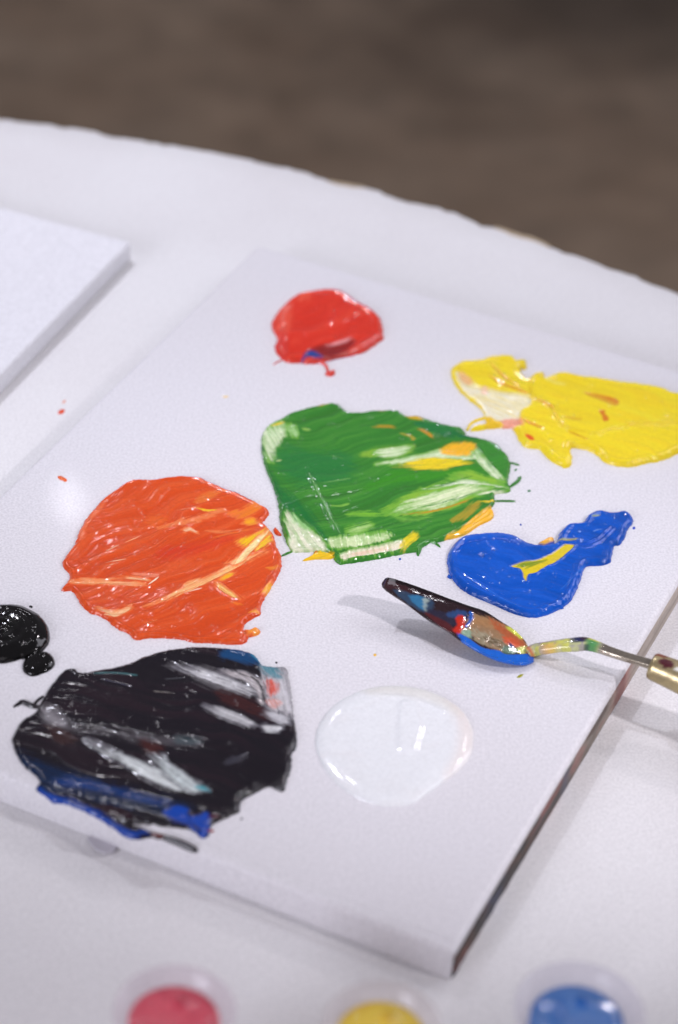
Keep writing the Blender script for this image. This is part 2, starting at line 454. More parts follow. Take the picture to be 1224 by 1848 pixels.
    p = at(237, 437, Z2)[:2]; e1 = at(0, 677, Z2)[:2] - p; e1 /= np.linalg.norm(e1)
    e2 = np.array([e1[1], -e1[0]])
    if e2[0] > 0: e2 = -e2
    cs = [p, p + e2 * 0.25, p + e2 * 0.25 + e1 * 0.349, p + e1 * 0.349]
    V, F = rounded_slab(cs, ZTAB, Z2, 0.0012, 0.0006)
    r2 = empty('stretched_canvas', (0, 0, ZTAB))
    tag(r2, 'blank white stretched canvas lying beside the paint covered one', 'canvas')
    o = mesh_obj('canvas_cover', V, F, M_CANVAS2); put_under(o, r2)
    for q in o.data.polygons:
        if len(q.vertices) > 4: q.use_smooth = False
build_canvas()

# ------------------------------------------------------------------ paint
GRID = 0.26
def paint(name, label, T, outline, base, H=1.2, r=2.0, extra=(), patches=(), base2=None, b2amt=0.5, flow=0.0,
          ridges=0.22, rscale=(14, 1.3), bumps=40, bamp=.26, ticks=60, tamp=.15, wob=0.45, mat=None, zbase=ZT, seed=1, halo=None, var=1.0, rimk=.30, group='paint blobs on the canvas', hfun=None, dome=0.0, grid=None, cat='paint'):
    sx, ox, oy = T
    mat = mat or M_PAINT; g = grid or GRID
    allp = [np.array(outline, float)] + [np.array(e['pts'], float) for e in extra]
    W = np.array([at(ox + x / sx, oy + y / sx)[:2] for x, y in np.concatenate(allp)]) * 1000
    org = W.mean(0); lo = W.min(0) - org - 2.5; hi = W.max(0) - org + 2.5
    xs = np.arange(lo[0], hi[0], g); ys = np.arange(lo[1], hi[1], g)
    X, Y = np.meshgrid(xs, ys, indexing='ij')
    sd, _ = shape_sd(X, Y, dict(k='p', pts=outline), T, org)
    sd = sd + (fbm(X / 1.6, Y / 1.6, seed + 5, 3) - 0.5) * wob * 2
    for e in extra:
        s2, _ = shape_sd(X, Y, e, T, org); sd = np.maximum(sd, s2)
    # flow aligned noise
    q0 = at(ox, oy)[:2]; q1 = at(ox + 100 * math.cos(math.radians(flow)), oy + 100 * math.sin(math.radians(flow)))[:2]
    fa = math.atan2(*(q1 - q0)[::-1])
    def rot(a, bend=0.0):
        u = X * math.cos(a) + Y * math.sin(a); v = -X * math.sin(a) + Y * math.cos(a)
        v = v + bend * (fbm(X / 18, Y / 18, seed + 70, 2) - .5)
        return u, v
    u, v = rot(fa, 9.0)
    st = fbm(u / rscale[0], v / rscale[1], seed + 11, 3)
    st2 = fbm(u / (rscale[0] * 2.2), v / (rscale[1] * 3), seed + 23, 3)
    stf = vnoise(u / (rscale[0] * 1.2), v / 0.55, seed + 41)
    e = np.clip(sd / r, 0, 1)
    prof = np.sqrt(np.clip(1 - (1 - e) ** 2, 0, 1))
    rim = np.exp(-((sd - r * 0.75) / (r * 0.45)) ** 2) * rimk * H
    h = (H * prof + rim) * (1 + var * (0.62 * (st2 - 0.1) - .30))
    if dome: h = h + dome * (1 - np.exp(-np.clip(sd, 0, None) / (r * 2.2)))
    if hfun is not None: h = hfun(h, X, Y, sd, org)
    wl = sstep(0, r, sd)
    h = h + ridges * (st - 0.5) * 2 * wl + 0.05 * (stf - .5) * wl * min(1, ridges * 5)
    h = h + 0.12 * (fbm(X / 2.6, Y / 2.6, seed + 3, 2) - .5) * wl * min(1.0, ridges * 4)
    col = np.zeros(X.shape + (3,)); col[:] = alb(base)
    if base2 is not None:
        w = np.clip(sstep(0.45, 0.75, st * .6 + st2 * .4) * b2amt + sstep(.7, .95, stf) * .10, 0, 1)
        col = col * (1 - w[..., None]) + alb(base2) * w[..., None]
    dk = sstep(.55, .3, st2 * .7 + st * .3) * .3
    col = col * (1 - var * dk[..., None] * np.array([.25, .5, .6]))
    pid = np.zeros(X.shape, int); names = [None]; labels = {}
    for k, s in enumerate(patches):
        s_sd, pa = shape_sd(X, Y, s, T, org)
        if s['ang'] is not None:
            qq = at(ox + 100 * math.cos(math.radians(s['ang'])), oy + 100 * math.sin(math.radians(s['ang'])))[:2]; pa = math.atan2(*(qq - q0)[::-1])
        pu, pv = rot(pa, 3.0)
        sn = fbm(pu / 13.0, pv / 0.7, seed + 100 + k * 7, 3) - .5 + .35 * (fbm(pu / 2.0, pv / 1.6, seed + 500 + k, 2) - .5)
        sdn = s_sd + sn * s['st'] * 4.4 * (0.35 + s['f'])
        if halo is not None and s['part'] and s['part'] in halo[2]:
            ha = sstep(-halo[1], .3, s_sd + sn * 3.4 + .3) * .85
            col = col * (1 - ha[..., None]) + alb(halo[0]) * ha[..., None]
        fe = s['f'] * (1.5 if s['part'] else 1.1)
        al = sstep(-fe, fe, sdn) * s['a']
        if s['part'] in ('pale_streak', 'cream_scrape', 'cream_streak', 'lime_streak', 'grey_scrape'):
            al = al * (1 - .38 * sstep(.42, .66, fbm(pu / 16, pv / .8, seed + 900 + k, 3)) - .12 * sstep(.4, .7, fbm(X / 1.2, Y / 1.2, seed + 77, 2)))
        if s['part'] and 'streak' in s['part'] or s['part'] in ('grey_scrape',):
            ins = s_sd > 0
            if ins.any():
                p0_, p1_ = np.percentile(pu[ins], [1, 99]); tt = (pu - p0_) / max(p1_ - p0_, 1e-3)
                al = al * (0.12 + 0.88 * sstep(-.02, .30, tt + sn * .5)) * (0.2 + 0.8 * sstep(-.02, .16, 1 - tt + sn * .3))
        grain = 1 - 0.35 * s['st'] * sstep(.1, .35, fbm(pu / 7, pv / .45, seed + 300 + k, 2) - .38) 
        al = al * grain
        cc = s['c'] if isinstance(s['c'], list) else None
        c1 = alb(s['c'])
        col = col * (1 - al[..., None]) + c1 * al[..., None]
        if s['dh']:
            h = h + s['dh'] * al * wl * min(1.0, H)
        if s['lip']:
            h = h + s['lip'] * np.exp(-((s_sd + 0.5) / 0.55) ** 2) * wl
        if s['part']:
            names.append(s['part']); pid[(al > 0.5)] = len(names) - 1
    rng = np.random.RandomState(seed)
    for _ in range(bumps):
        bx = rng.uniform(lo[0], hi[0]); by = rng.uniform(lo[1], hi[1]); br = rng.uniform(.35, .9) if rng.rand() < .8 else rng.uniform(.9, 1.5)
        d2_ = ((X - bx) ** 2 + (Y - by) ** 2) / br ** 2
        mk = d2_ < 6
        h[mk] += (bamp * br * np.exp(-d2_[mk]) * (1 if rng.rand() < .75 else -1) * wl[mk])
    for _ in range(ticks):                       # short knife lines and drag marks
        bx = rng.uniform(lo[0], hi[0]); by = rng.uniform(lo[1], hi[1]); th = fa + rng.normal(0, .45); Lk = rng.uniform(1.2, 6.0); wk = rng.uniform(.38, .7)
        k1 = (xs > bx - Lk) & (xs < bx + Lk); k2 = (ys > by - Lk) & (ys < by + Lk)
        if not k1.any() or not k2.any(): continue
        i0, i1 = np.where(k1)[0][[0, -1]]; j0, j1 = np.where(k2)[0][[0, -1]]; sl = (slice(i0, i1 + 1), slice(j0, j1 + 1))
        du = (X[sl] - bx) * math.cos(th) + (Y[sl] - by) * math.sin(th); dv = -(X[sl] - bx) * math.sin(th) + (Y[sl] - by) * math.cos(th)
        dv = dv + rng.uniform(-.06, .06) * du ** 2 / max(Lk, 2) * 2
        h[sl] += tamp * rng.uniform(.5, 1.2) * (1 if rng.rand() < .7 else -1) * np.exp(-(dv / wk) ** 2) * np.clip(1 - (2 * du / Lk) ** 2, 0, 1) * wl[sl]
    h = np.where(sd > 0, np.maximum(h, 0.02 + 0.1 * np.clip(sd, 0, .5)), np.clip(sd * 1.3, -.5, 0))
    # normals of the whole field
    gx, gy = np.gradient(h, g); Nn = np.dstack([-gx, -gy, np.ones_like(h)]); Nn /= np.linalg.norm(Nn, axis=2)[..., None]
    keep = (np.maximum.reduce([sd[:-1, :-1], sd[1:, :-1], sd[:-1, 1:], sd[1:, 1:]]) > -0.25)
    ny = X.shape[1]
    I = np.arange(X.size).reshape(X.shape)
    Fq = np.dstack([I[:-1, :-1], I[1:, :-1], I[1:, 1:], I[:-1, 1:]])
    fid = pid[:-1, :-1]
    VV = np.dstack([X / 1000, Y / 1000, h / 1000]).reshape(-1, 3); NN = Nn.reshape(-1, 3); CC = np.clip(col, 0, 1).reshape(-1, 3)
    root = None
    for k in range(len(names)):
        mk = keep & (fid == k)
        if k and mk.sum() < 25:
            continue
        F = Fq[mk]; used = np.unique(F); remap = np.zeros(X.size, int); remap[used] = np.arange(len(used)); F = remap[F]
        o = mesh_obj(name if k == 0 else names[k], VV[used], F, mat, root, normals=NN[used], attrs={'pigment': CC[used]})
        if k == 0:
            root = o; o.location = (org[0] / 1000, org[1] / 1000, zbase)
            tag(o, label, cat, group)
    return root

# ---- red
T = (4.896, 470, 510)
paint('red_paint_blob', 'small glossy red paint blob with a blue and maroon smear at its lower edge', T,
      [(100,370),(115,330),(180,240),(260,160),(340,115),(440,105),(500,92),(600,85),(700,95),(770,130),(860,190),(960,240),(1040,300),(1075,370),(1080,450),(1090,495),(1040,535),(960,590),(880,630),(780,655),(640,685),(590,697),(540,712),(440,722),(365,715),(240,710),(210,690),(175,660),(135,610),(130,560),(150,510),(130,450),(105,410)],
      (213, 52, 38), H=2.2, r=3.2, base2=(224, 74, 54), b2amt=.45, flow=-20, ridges=.16, rscale=(10, 2.4), bumps=110, seed=3,
      extra=[S([(530,712),(575,730),(592,765),(605,800)], 20, 0, taper=False), P([(570,812),(600,800),(650,782),(662,800),(640,825),(610,832)], 0),
             S([(215,680),(160,700),(110,730)], 9, 0)],
      patches=[P([(430,625),(560,580),(700,565),(800,530),(830,560),(770,630),(640,690),(500,695),(400,690)], (118, 26, 30), f=1.2, a=.9, dh=-.5, part='maroon_smear', st=.3),
               P([(360,722),(395,665),(430,632),(490,640),(545,690),(470,700),(410,694)], (26, 62, 140), f=.6, dh=-.3, part='blue_smear', st=.3),
               S([(560,590),(660,572),(750,545),(812,500)], 42, (226, 150, 158), f=.5, a=.9, dh=.25, part='pale_streak', st=.1),
               P([(150,280),(240,230),(270,330),(230,460),(150,430)], (234, 98, 78), a=.55, f=2, dh=0),
               P([(330,130),(420,110),(430,170),(350,210)], (234, 100, 80), a=.5, f=1.2, dh=0)])

# ---- yellow
T = (2.82, 790, 620)
paint('yellow_paint_blob', 'long yellow paint blob with a cream scraped hollow, at the right edge of the photo', T,
      [(68,150),(80,125),(120,103),(200,95),(270,78),(340,70),(385,78),(400,95),(440,90),(452,108),(445,132),(422,130),(422,150),(440,175),(462,188),(490,162),(543,158),(530,180),(560,178),(600,162),(650,158),(720,175),(800,185),(900,200),(1000,212),(1100,228),(1150,240),(1200,262),(1300,280),(1400,330),(1430,400),(1400,480),(1300,530),(1224,560),(1150,595),(1060,612),(980,630),(900,622),(850,605),(810,570),(770,548),(682,535),(684,590),(670,630),(640,632),(590,605),(540,565),(520,540),(480,535),(440,525),(412,490),(385,440),(330,432),(250,438),(165,448),(190,430),(245,415),(242,380),(215,330),(150,280),(110,240),(80,190)],
      (250, 208, 44), H=2.0, r=2.6, base2=(244, 194, 42), b2amt=.5, var=.6, flow=18, ridges=.22, rscale=(16, 2.2), bumps=200, ticks=130, seed=5,
      extra=[S([(150,442),(172,408),(230,385),(330,368)], 9, 0, taper=False)],
      patches=[P([(92,165),(150,200),(220,240),(320,262),(440,278),(472,300),(466,330),(430,350),(415,380),(418,432),(330,436),(262,400),(240,370),(215,322),(150,272),(104,215)], (232, 224, 214), f=.45, dh=-1.6, lip=.25, part='cream_scrape', st=.35, ang=20),
               P([(300,412),(350,390),(415,392),(432,432),(335,438)], (232, 138, 122), a=.85, f=.7, dh=0, part='pink_smear'),
               P([(240,415),(260,385),(335,430),(250,440)], (236, 190, 50), f=.4, dh=.5),
               P([(108,160),(150,180),(178,210),(150,218),(118,195)], (228, 170, 120), a=.85, f=.7, dh=0, part='orange_fleck'),
               P([(222,240),(250,238),(250,262),(228,262)], (236, 190, 170), a=.8, f=.5, dh=0),
               S([(262,182),(330,225),(400,252),(455,274)], 20, (216, 140, 30), f=.5, a=.85, dh=-.3, lip=.3, part='orange_streak'),
               S([(268,118),(330,180),(410,235)], 14, (214, 150, 30), f=.5, a=.75, dh=-.3, lip=.2),
               S([(480,288),(545,322),(600,356)], 18, (214, 140, 34), f=.6, a=.75, dh=-.3, lip=.2, part='orange_streak'),
               P([(748,262),(850,283),(917,306),(905,336),(856,318),(770,285)], (208, 112, 38), f=.35, a=.95, dh=-.4, part='orange_fleck', st=.2),
               P([(818,360),(850,355),(850,375),(870,402),(842,410),(834,385)], (208, 110, 38), f=.3, a=.95, dh=-.4, part='orange_fleck', st=.2),
               S([(430,398),(470,425),(535,450)], 16, (214, 130, 30), f=.4, a=.85, dh=-.3, lip=.25, part='orange_streak'),
               S([(640,392),(690,400),(730,402)], 22, (210, 160, 40), f=.6, a=.7, dh=-.3),
               S([(660,465),(710,485),(760,505)], 12, (206, 140, 34), f=.4, a=.8, dh=-.3, lip=.2),
               P([(445,480),(480,488),(487,510),(455,506)], (222, 84, 36), f=.3, dh=0, part='orange_fleck'),
               S([(545,195),(590,215),(650,225)], 22, (240, 216, 110), f=.6, a=.7, dh=.2),
               S([(470,180),(480,300),(560,330),(640,440),(800,480)], 10, (206, 168, 36), f=.8, a=.5, dh=-.5, lip=.4),
               S([(700,240),(900,330),(1150,420)], 40, (244, 214, 60), f=1.4, a=.4, dh=.35),
               S([(800,480),(1000,430),(1300,420)], 16, (222, 180, 44), f=.9, a=.5, dh=-.4, lip=.3)])

# ---- green
T = (2.448, 460, 500)
LG = (214, 222, 196); LM = (140, 178, 60)
paint('green_paint_smear', 'large green paint smear streaked with white, lime and yellow, in the middle of the canvas', T,
      [(30,720),(45,675),(75,650),(110,635),(150,610),(210,590),(270,575),(330,565),(370,570),(395,590),(415,606),(470,605),(520,597),(600,597),(640,602),(670,620),(720,620),(760,635),(820,655),(870,665),(905,672),(930,690),(925,705),(960,712),(1010,720),(1050,735),(1090,765),(1115,795),(1130,825),(1128,850),(1122,880),(1118,910),(1130,945),(1110,955),(1060,962),(1060,990),(1055,1010),(1035,1035),(980,1080),(930,1112),(880,1142),(840,1165),(800,1175),(770,1177),(740,1197),(722,1215),(690,1218),(600,1235),(500,1255),(400,1268),(375,1270),(355,1255),(345,1235),(320,1215),(290,1218),(255,1215),(200,1217),(165,1215),(150,1190),(130,1150),(112,1080),(105,1020),(90,950),(60,880),(40,820),(30,760)],
      (52, 120, 46), H=1.25, r=1.5, base2=(82, 148, 56), b2amt=.5, flow=-14, ridges=.07, halo=((106, 164, 58), 1.1, ('pale_streak', 'lime_streak', 'cream_scrape')), rscale=(22, 1.2), bumps=300, ticks=100, seed=7, wob=.35,
      extra=[S([(1050,992),(1100,991),(1152,993)], 8, 0), S([(1122,932),(1160,905),(1176,882)], 12, 0), S([(1125,820),(1150,828),(1168,833)], 8, 0),
             P([(715,1185),(740,1190),(724,1233),(714,1220)], 0), S([(770,1172),(800,1180),(820,1195)], 8, 0),
             P([(1035,1030),(1056,1052),(1042,1075),(990,1100),(930,1140),(860,1160),(845,1155),(930,1105)], 0),
             P([(210,1255),(250,1235),(270,1212),(340,1228),(338,1246),(270,1248)], 0), S([(165,1215),(140,1224),(118,1234)], 7, 0)],
      patches=[P([(1040,1020),(1060,1050),(1042,1078),(990,1103),(930,1143),(860,1165),(845,1158),(930,1105)], (236, 172, 50), f=.4, dh=-.2, part='orange_smear', ang=-35),
               P([(205,1258),(250,1235),(270,1212),(342,1225),(340,1250),(270,1252)], (236, 186, 40), f=.35, dh=-.1, part='yellow_smear'),
               P([(252,1204),(275,1212),(280,1226),(256,1228)], (190, 70, 30), f=.3, dh=0),
               P([(44,690),(60,660),(112,650),(132,680),(122,730),(92,760),(75,825),(55,815),(38,745)], LG, f=1.0, dh=-.7, lip=.25, part='pale_streak', st=.5, ang=60),
               P([(70,665),(110,650),(135,640),(120,655),(90,662)], (220, 190, 60), f=.4, dh=0),
               P([(148,652),(178,668),(188,705),(168,720),(150,690)], (160, 196, 140), a=.9, f=.7, dh=-.5, part='pale_streak', ang=70),
               S([(95,825),(118,818)], 12, (200, 214, 150), f=.3, dh=0), S([(210,680),(245,686)], 12, (150, 190, 90), f=.5, a=.8),
               P([(470,798),(540,768),(620,760),(705,752),(690,778),(640,806),(560,808),(500,800)], LM, a=.8, f=1.2, dh=-.3, ang=-6),
               P([(520,795),(560,772),(640,764),(690,760),(672,780),(625,800),(560,802)], LG, f=.7, dh=-.5, lip=.2, part='pale_streak', ang=-6),
               P([(530,838),(640,815),(760,790),(850,775),(980,790),(1010,815),(900,812),(780,806),(690,822),(600,838)], LG, f=.5, dh=-.6, lip=.2, part='pale_streak', st=.6, ang=-10),
               P([(600,850),(700,820),(780,805),(870,812),(965,830),(900,846),(820,862),(720,858),(640,856)], (226, 196, 40), f=.7, dh=-.3, part='yellow_streak', st=.6, ang=-3),
               P([(600,860),(720,866),(820,868),(940,850),(1000,860),(900,885),(760,905),(600,930),(450,960),(560,890)], (58, 136, 34), a=.8, f=1.6, dh=0, ang=-8),
               P([(815,780),(870,745),(950,738),(978,762),(960,792),(900,795)], (232, 172, 44), f=.7, dh=-.2, part='orange_smear', st=.5, ang=-25),
               P([(960,790),(985,770),(1020,820),(1060,860),(1092,898),(1085,915),(1050,888),(1005,845)], LG, f=.6, dh=-.6, lip=.2, part='pale_streak', ang=48),
               P([(1000,735),(1060,745),(1110,800),(1120,900),(1090,880),(1060,840),(1000,790),(985,755)], (60, 130, 52), f=.7, a=.7, dh=.2, ang=50),
               P([(860,890),(940,862),(1000,885),(1060,905),(1105,925),(1050,930),(960,918),(880,915)], LM, f=.8, a=.95, dh=-.2, part='lime_streak', ang=12),
               P([(560,1060),(640,1000),(720,955),(820,925),(900,910),(1010,925),(1050,945),(960,985),(850,1030),(760,1050),(660,1062)], LM, a=.9, f=1.4, dh=-.2, part='lime_streak', ang=-16),
               P([(610,1052),(670,1008),(740,970),(830,945),(930,930),(1040,940),(960,968),(880,1000),(800,1030),(720,1048)], (222, 226, 196), f=.8, dh=-.5, lip=.15, part='pale_streak', st=.9, ang=-14),
               S([(740,948),(840,930),(920,915),(1010,922),(1130,946)], 16, (232, 232, 222), f=.35, dh=-.5, part='pale_streak', st=.6),
               S([(960,980),(1040,962),(1112,954)], 12, (226, 226, 206), f=.4, dh=-.3, part='pale_streak'),
               S([(640,1062),(760,1048),(860,1025),(960,990)], 9, (206, 116, 36), a=.8, f=.4, dh=0, part='orange_streak'),
               S([(980,1000),(1030,1003),(1058,996)], 10, (222, 190, 40), f=.3, dh=0),
               S([(700,960),(860,920),(960,890)], 5, (40, 110, 30), f=.4, dh=.2), S([(780,1010),(900,985),(1000,950)], 6, (50, 120, 30), f=.4, dh=.2), S([(700,1030),(820,1008),(900,975)], 5, (60, 130, 40), f=.4, dh=.2),
               P([(133,1050),(160,1058),(190,1090),(240,1130),(292,1172),(312,1215),(255,1217),(168,1217),(150,1160)], (224, 218, 204), f=.5, dh=-.7, lip=.2, part='cream_scrape', st=.6, ang=50),
               P([(160,1055),(200,1080),(250,1130),(210,1120),(170,1080)], (150, 196, 130), a=.8, f=.8, dh=0, ang=50),
               P([(325,1172),(420,1150),(520,1140),(600,1142),(590,1165),(500,1190),(400,1208),(340,1206)], (206, 216, 176), f=.7, dh=-.5, lip=.2, part='pale_streak', st=.35, ang=80),
               P([(380,1235),(450,1213),(560,1195),(655,1173),(642,1212),(560,1228),(450,1244),(392,1262)], (232, 218, 206), f=.45, dh=-.6, lip=.3, part='cream_scrape', st=.3, ang=80),
               P([(430,1225),(560,1205),(600,1195),(560,1215),(450,1238)], (228, 180, 164), a=.6, f=.8, dh=0),
               P([(636,1200),(660,1165),(690,1145),(722,1132),(712,1165),(690,1180),(655,1220)], (222, 196, 44), f=.6, dh=-.1, part='yellow_streak', ang=-45),
               P([(405,1125),(470,1108),(515,1098),(518,1112),(440,1142),(410,1140)], (170, 200, 130), f=.6, a=.9, dh=-.3, part='pale_streak'),
               P([(410,1050),(500,1052),(560,1056),(500,1064),(420,1060)], (120, 180, 50), f=.5, dh=-.1, a=.9, part='lime_streak'),
               P([(600,1060),(700,1075),(780,1060),(760,1080),(660,1090)], (120, 176, 70), f=1, dh=-.1, a=.6),
               S([(335,1020),(380,1022),(412,1012)], 10, (140, 190, 80), f=.5, a=.7), S([(340,800),(375,812),(392,815)], 8, (130, 184, 80), f=.4, a=.7),
               S([(718,680),(750,692),(788,722)], 14, (214, 136, 40), f=.5, a=.9, dh=-.2, part='orange_streak'),
               S([(662,622),(700,628),(750,638)], 22, (206, 160, 44), f=.6, a=.85, dh=-.2, part='orange_streak'),
               S([(520,672),(580,670),(632,676)], 14, (200, 140, 40), f=.5, a=.8, dh=-.2, part='orange_streak'),
               S([(280,580),(330,570)], 10, (200, 150, 50), f=.5, a=.7), S([(540,603),(590,601)], 10, (200, 160, 50), f=.5, a=.6),
               S([(640,700),(700,720),(690,730)], 12, (190, 160, 60), f=.5, a=.7),
               P([(700,650),(800,660),(900,690),(880,720),(760,690)], (20, 104, 62), f=1, a=.7, dh=.2, ang=20),
               S([(900,716),(940,712),(980,722)], 22, (10, 96, 66), f=.5, a=.8, dh=.3),
               P([(860,1085),(920,1050),(960,1010),(1000,1005),(960,1060),(900,1090)], (196, 150, 50), f=.8, a=.6, dh=0, ang=-35),
               P([(60,860),(120,940),(200,1000),(280,1100),(320,1180),(280,1140),(180,1060),(110,1000)], (24, 104, 52), f=1.6, a=.8, dh=.2, ang=50),
               P([(100,760),(240,780),(420,800),(420,900),(250,930),(110,880)], (36, 112, 60), f=3, a=.7, dh=.1),
               S([(240,880),(290,980),(330,1060),(380,1150)], 8, (150, 190, 140), f=.25, a=.5, dh=-.3, lip=.3), S([(300,920),(420,900)], 4, (130, 180, 100), f=.25, a=.6)])

# ---- orange
T = (2.782, 90, 840)
paint('orange_paint_smear', 'large round red orange paint smear with cream and yellow streaks, left of the green one', T,
      [(65,495),(80,460),(125,400),(150,330),(200,250),(270,175),(330,130),(390,90),(450,78),(530,80),(600,68),(680,62),(750,68),(800,90),(870,120),(960,155),(1040,195),(1080,215),(1102,240),(1085,270),(1068,290),(1092,315),(1115,340),(1130,375),(1135,410),(1155,440),(1163,510),(1140,560),(1110,620),(1080,665),(1060,710),(1055,750),(1010,775),(975,808),(980,845),(998,860),(990,885),(960,900),(900,900),(800,893),(720,890),(640,872),(500,868),(430,878),(400,850),(330,815),(290,780),(240,755),(200,740),(160,705),(140,670),(110,632),(55,632),(80,600),(100,570),(95,540),(75,520)],
      (209, 74, 30), H=1.35, r=1.8, base2=(220, 94, 50), b2amt=.45, flow=-22, ridges=.05, halo=((228, 112, 62), .8, ('cream_streak', 'yellow_streak')), rscale=(24, 1.1), bumps=300, ticks=110, seed=11, wob=.35,
      extra=[P([(975,830),(1000,832),(1030,818),(1057,832),(1045,852),(1000,864),(980,855)], 0), S([(1130,318),(1142,340),(1158,352)], 20, 0)],
      patches=[P([(940,395),(1020,360),(1090,332),(1118,350),(1108,392),(1060,430),(1000,436),(955,420)], (232, 184, 30), f=.8, dh=-.3, part='yellow_streak', st=.7, ang=-35),
               P([(890,250),(960,240),(1010,210),(1050,195),(1050,235),(1000,270),(930,275)], (226, 120, 34), f=.9, a=.85, dh=-.1, part='yellow_streak', ang=-25),
               S([(975,300),(1005,295),(1035,285)], 34, (234, 160, 36), f=.8, a=.9, dh=-.1, part='yellow_streak'),
               P([(470,724),(560,690),(650,640),(700,600),(800,568),(860,540),(930,500),(1060,442),(1100,435),(1000,492),(900,545),(820,590),(740,625),(640,664),(560,700)], (232, 176, 122), f=.5, dh=-.5, lip=.2, part='cream_streak', st=.8, ang=-24),
               S([(885,510),(950,488),(1000,440),(1050,382),(1104,335)], 26, (240, 214, 160), f=.3, dh=-.3, lip=.2, part='cream_streak'),
               S([(832,600),(880,640),(945,680)], 22, (236, 190, 110), f=.35, dh=-.4, lip=.25, part='cream_streak'),
               S([(845,592),(890,570),(922,552)], 18, (232, 170, 36), f=.35, dh=0, part='yellow_streak'),
               S([(88,602),(190,592),(330,600),(470,612)], 26, (236, 164, 118), f=.5, dh=-.4, lip=.2, part='cream_streak', st=.6),
               S([(345,576),(430,580),(510,594)], 12, (238, 184, 140), f=.3, dh=-.3, part='cream_streak'),
               P([(410,560),(440,548),(540,560),(530,575),(470,572)], (230, 130, 104), f=.6, a=.85, dh=-.3, ang=5),
               S([(240,728),(310,752),(370,742),(408,716)], 20, (240, 184, 142), f=.35, dh=-.4, lip=.2, part='cream_streak'),
               S([(738,228),(790,238),(855,236)], 12, (238, 190, 40), f=.3, dh=0, part='yellow_streak'),
               S([(550,328),(640,305),(760,275),(875,245)], 26, (226, 124, 76), f=.7, a=.85, dh=-.2, part='cream_streak', st=.7),
               P([(722,200),(770,160),(865,138),(840,165),(780,195)], (222, 112, 50), f=.7, a=.85, dh=-.2, ang=-28),
               P([(675,325),(710,326),(745,352),(705,340),(676,346)], (242, 190, 158), f=.3, dh=-.2, part='cream_streak', st=.3),
               S([(780,340),(860,345),(990,325)], 10, (230, 140, 90), f=.5, a=.6), S([(820,375),(920,350),(1010,335)], 10, (224, 110, 50), f=.5, a=.7),
               S([(280,446),(350,410)], 5, (244, 190, 160), f=.2, dh=.1), S([(280,502),(382,484)], 5, (244, 200, 170), f=.2, dh=.1), S([(380,400),(455,365)], 4, (240, 160, 120), f=.2), S([(272,522),(350,500)], 4, (244, 190, 160), f=.2),
               S([(495,610),(545,572)], 4, (250, 210, 190), f=.2), S([(690,650),(762,630)], 6, (250, 200, 180), f=.2), S([(640,240),(735,222)], 6, (240, 150, 110), f=.3, a=.7),
               P([(150,350),(180,290),(270,190),(260,230),(190,320),(165,380)], (232, 122, 84), a=.6, f=.8, dh=0, ang=-55),
               P([(490,270),(560,270),(580,300),(510,320)], (224, 100, 40), a=.6, f=2, dh=0),
               P([(560,430),(760,400),(900,370),(900,400),(700,470),(560,480)], (204, 46, 30), a=.6, f=2.5, dh=0, ang=-20),
               S([(1075,660),(1095,630),(1122,600)], 22, (234, 170, 50), f=.5, a=.8, dh=0, part='yellow_streak'),
               S([(1085,525),(1120,530),(1150,520)], 20, (228, 140, 50), f=.6, a=.7), S([(1000,755),(1030,748),(1052,750)], 14, (230, 150, 50), f=.4, a=.8),
               P([(995,838),(1030,820),(1057,832),(1045,852),(1005,862)], (228, 140, 56), f=.4, dh=0, part='yellow_streak'),
               S([(450,800),(500,800),(540,785)], 8, (232, 130, 70), f=.4, a=.7), S([(915,700),(970,710)], 12, (228, 120, 40), f=.5, a=.8),
               S([(275,760),(320,768),(360,760)], 6, (244, 190, 150), f=.25)])

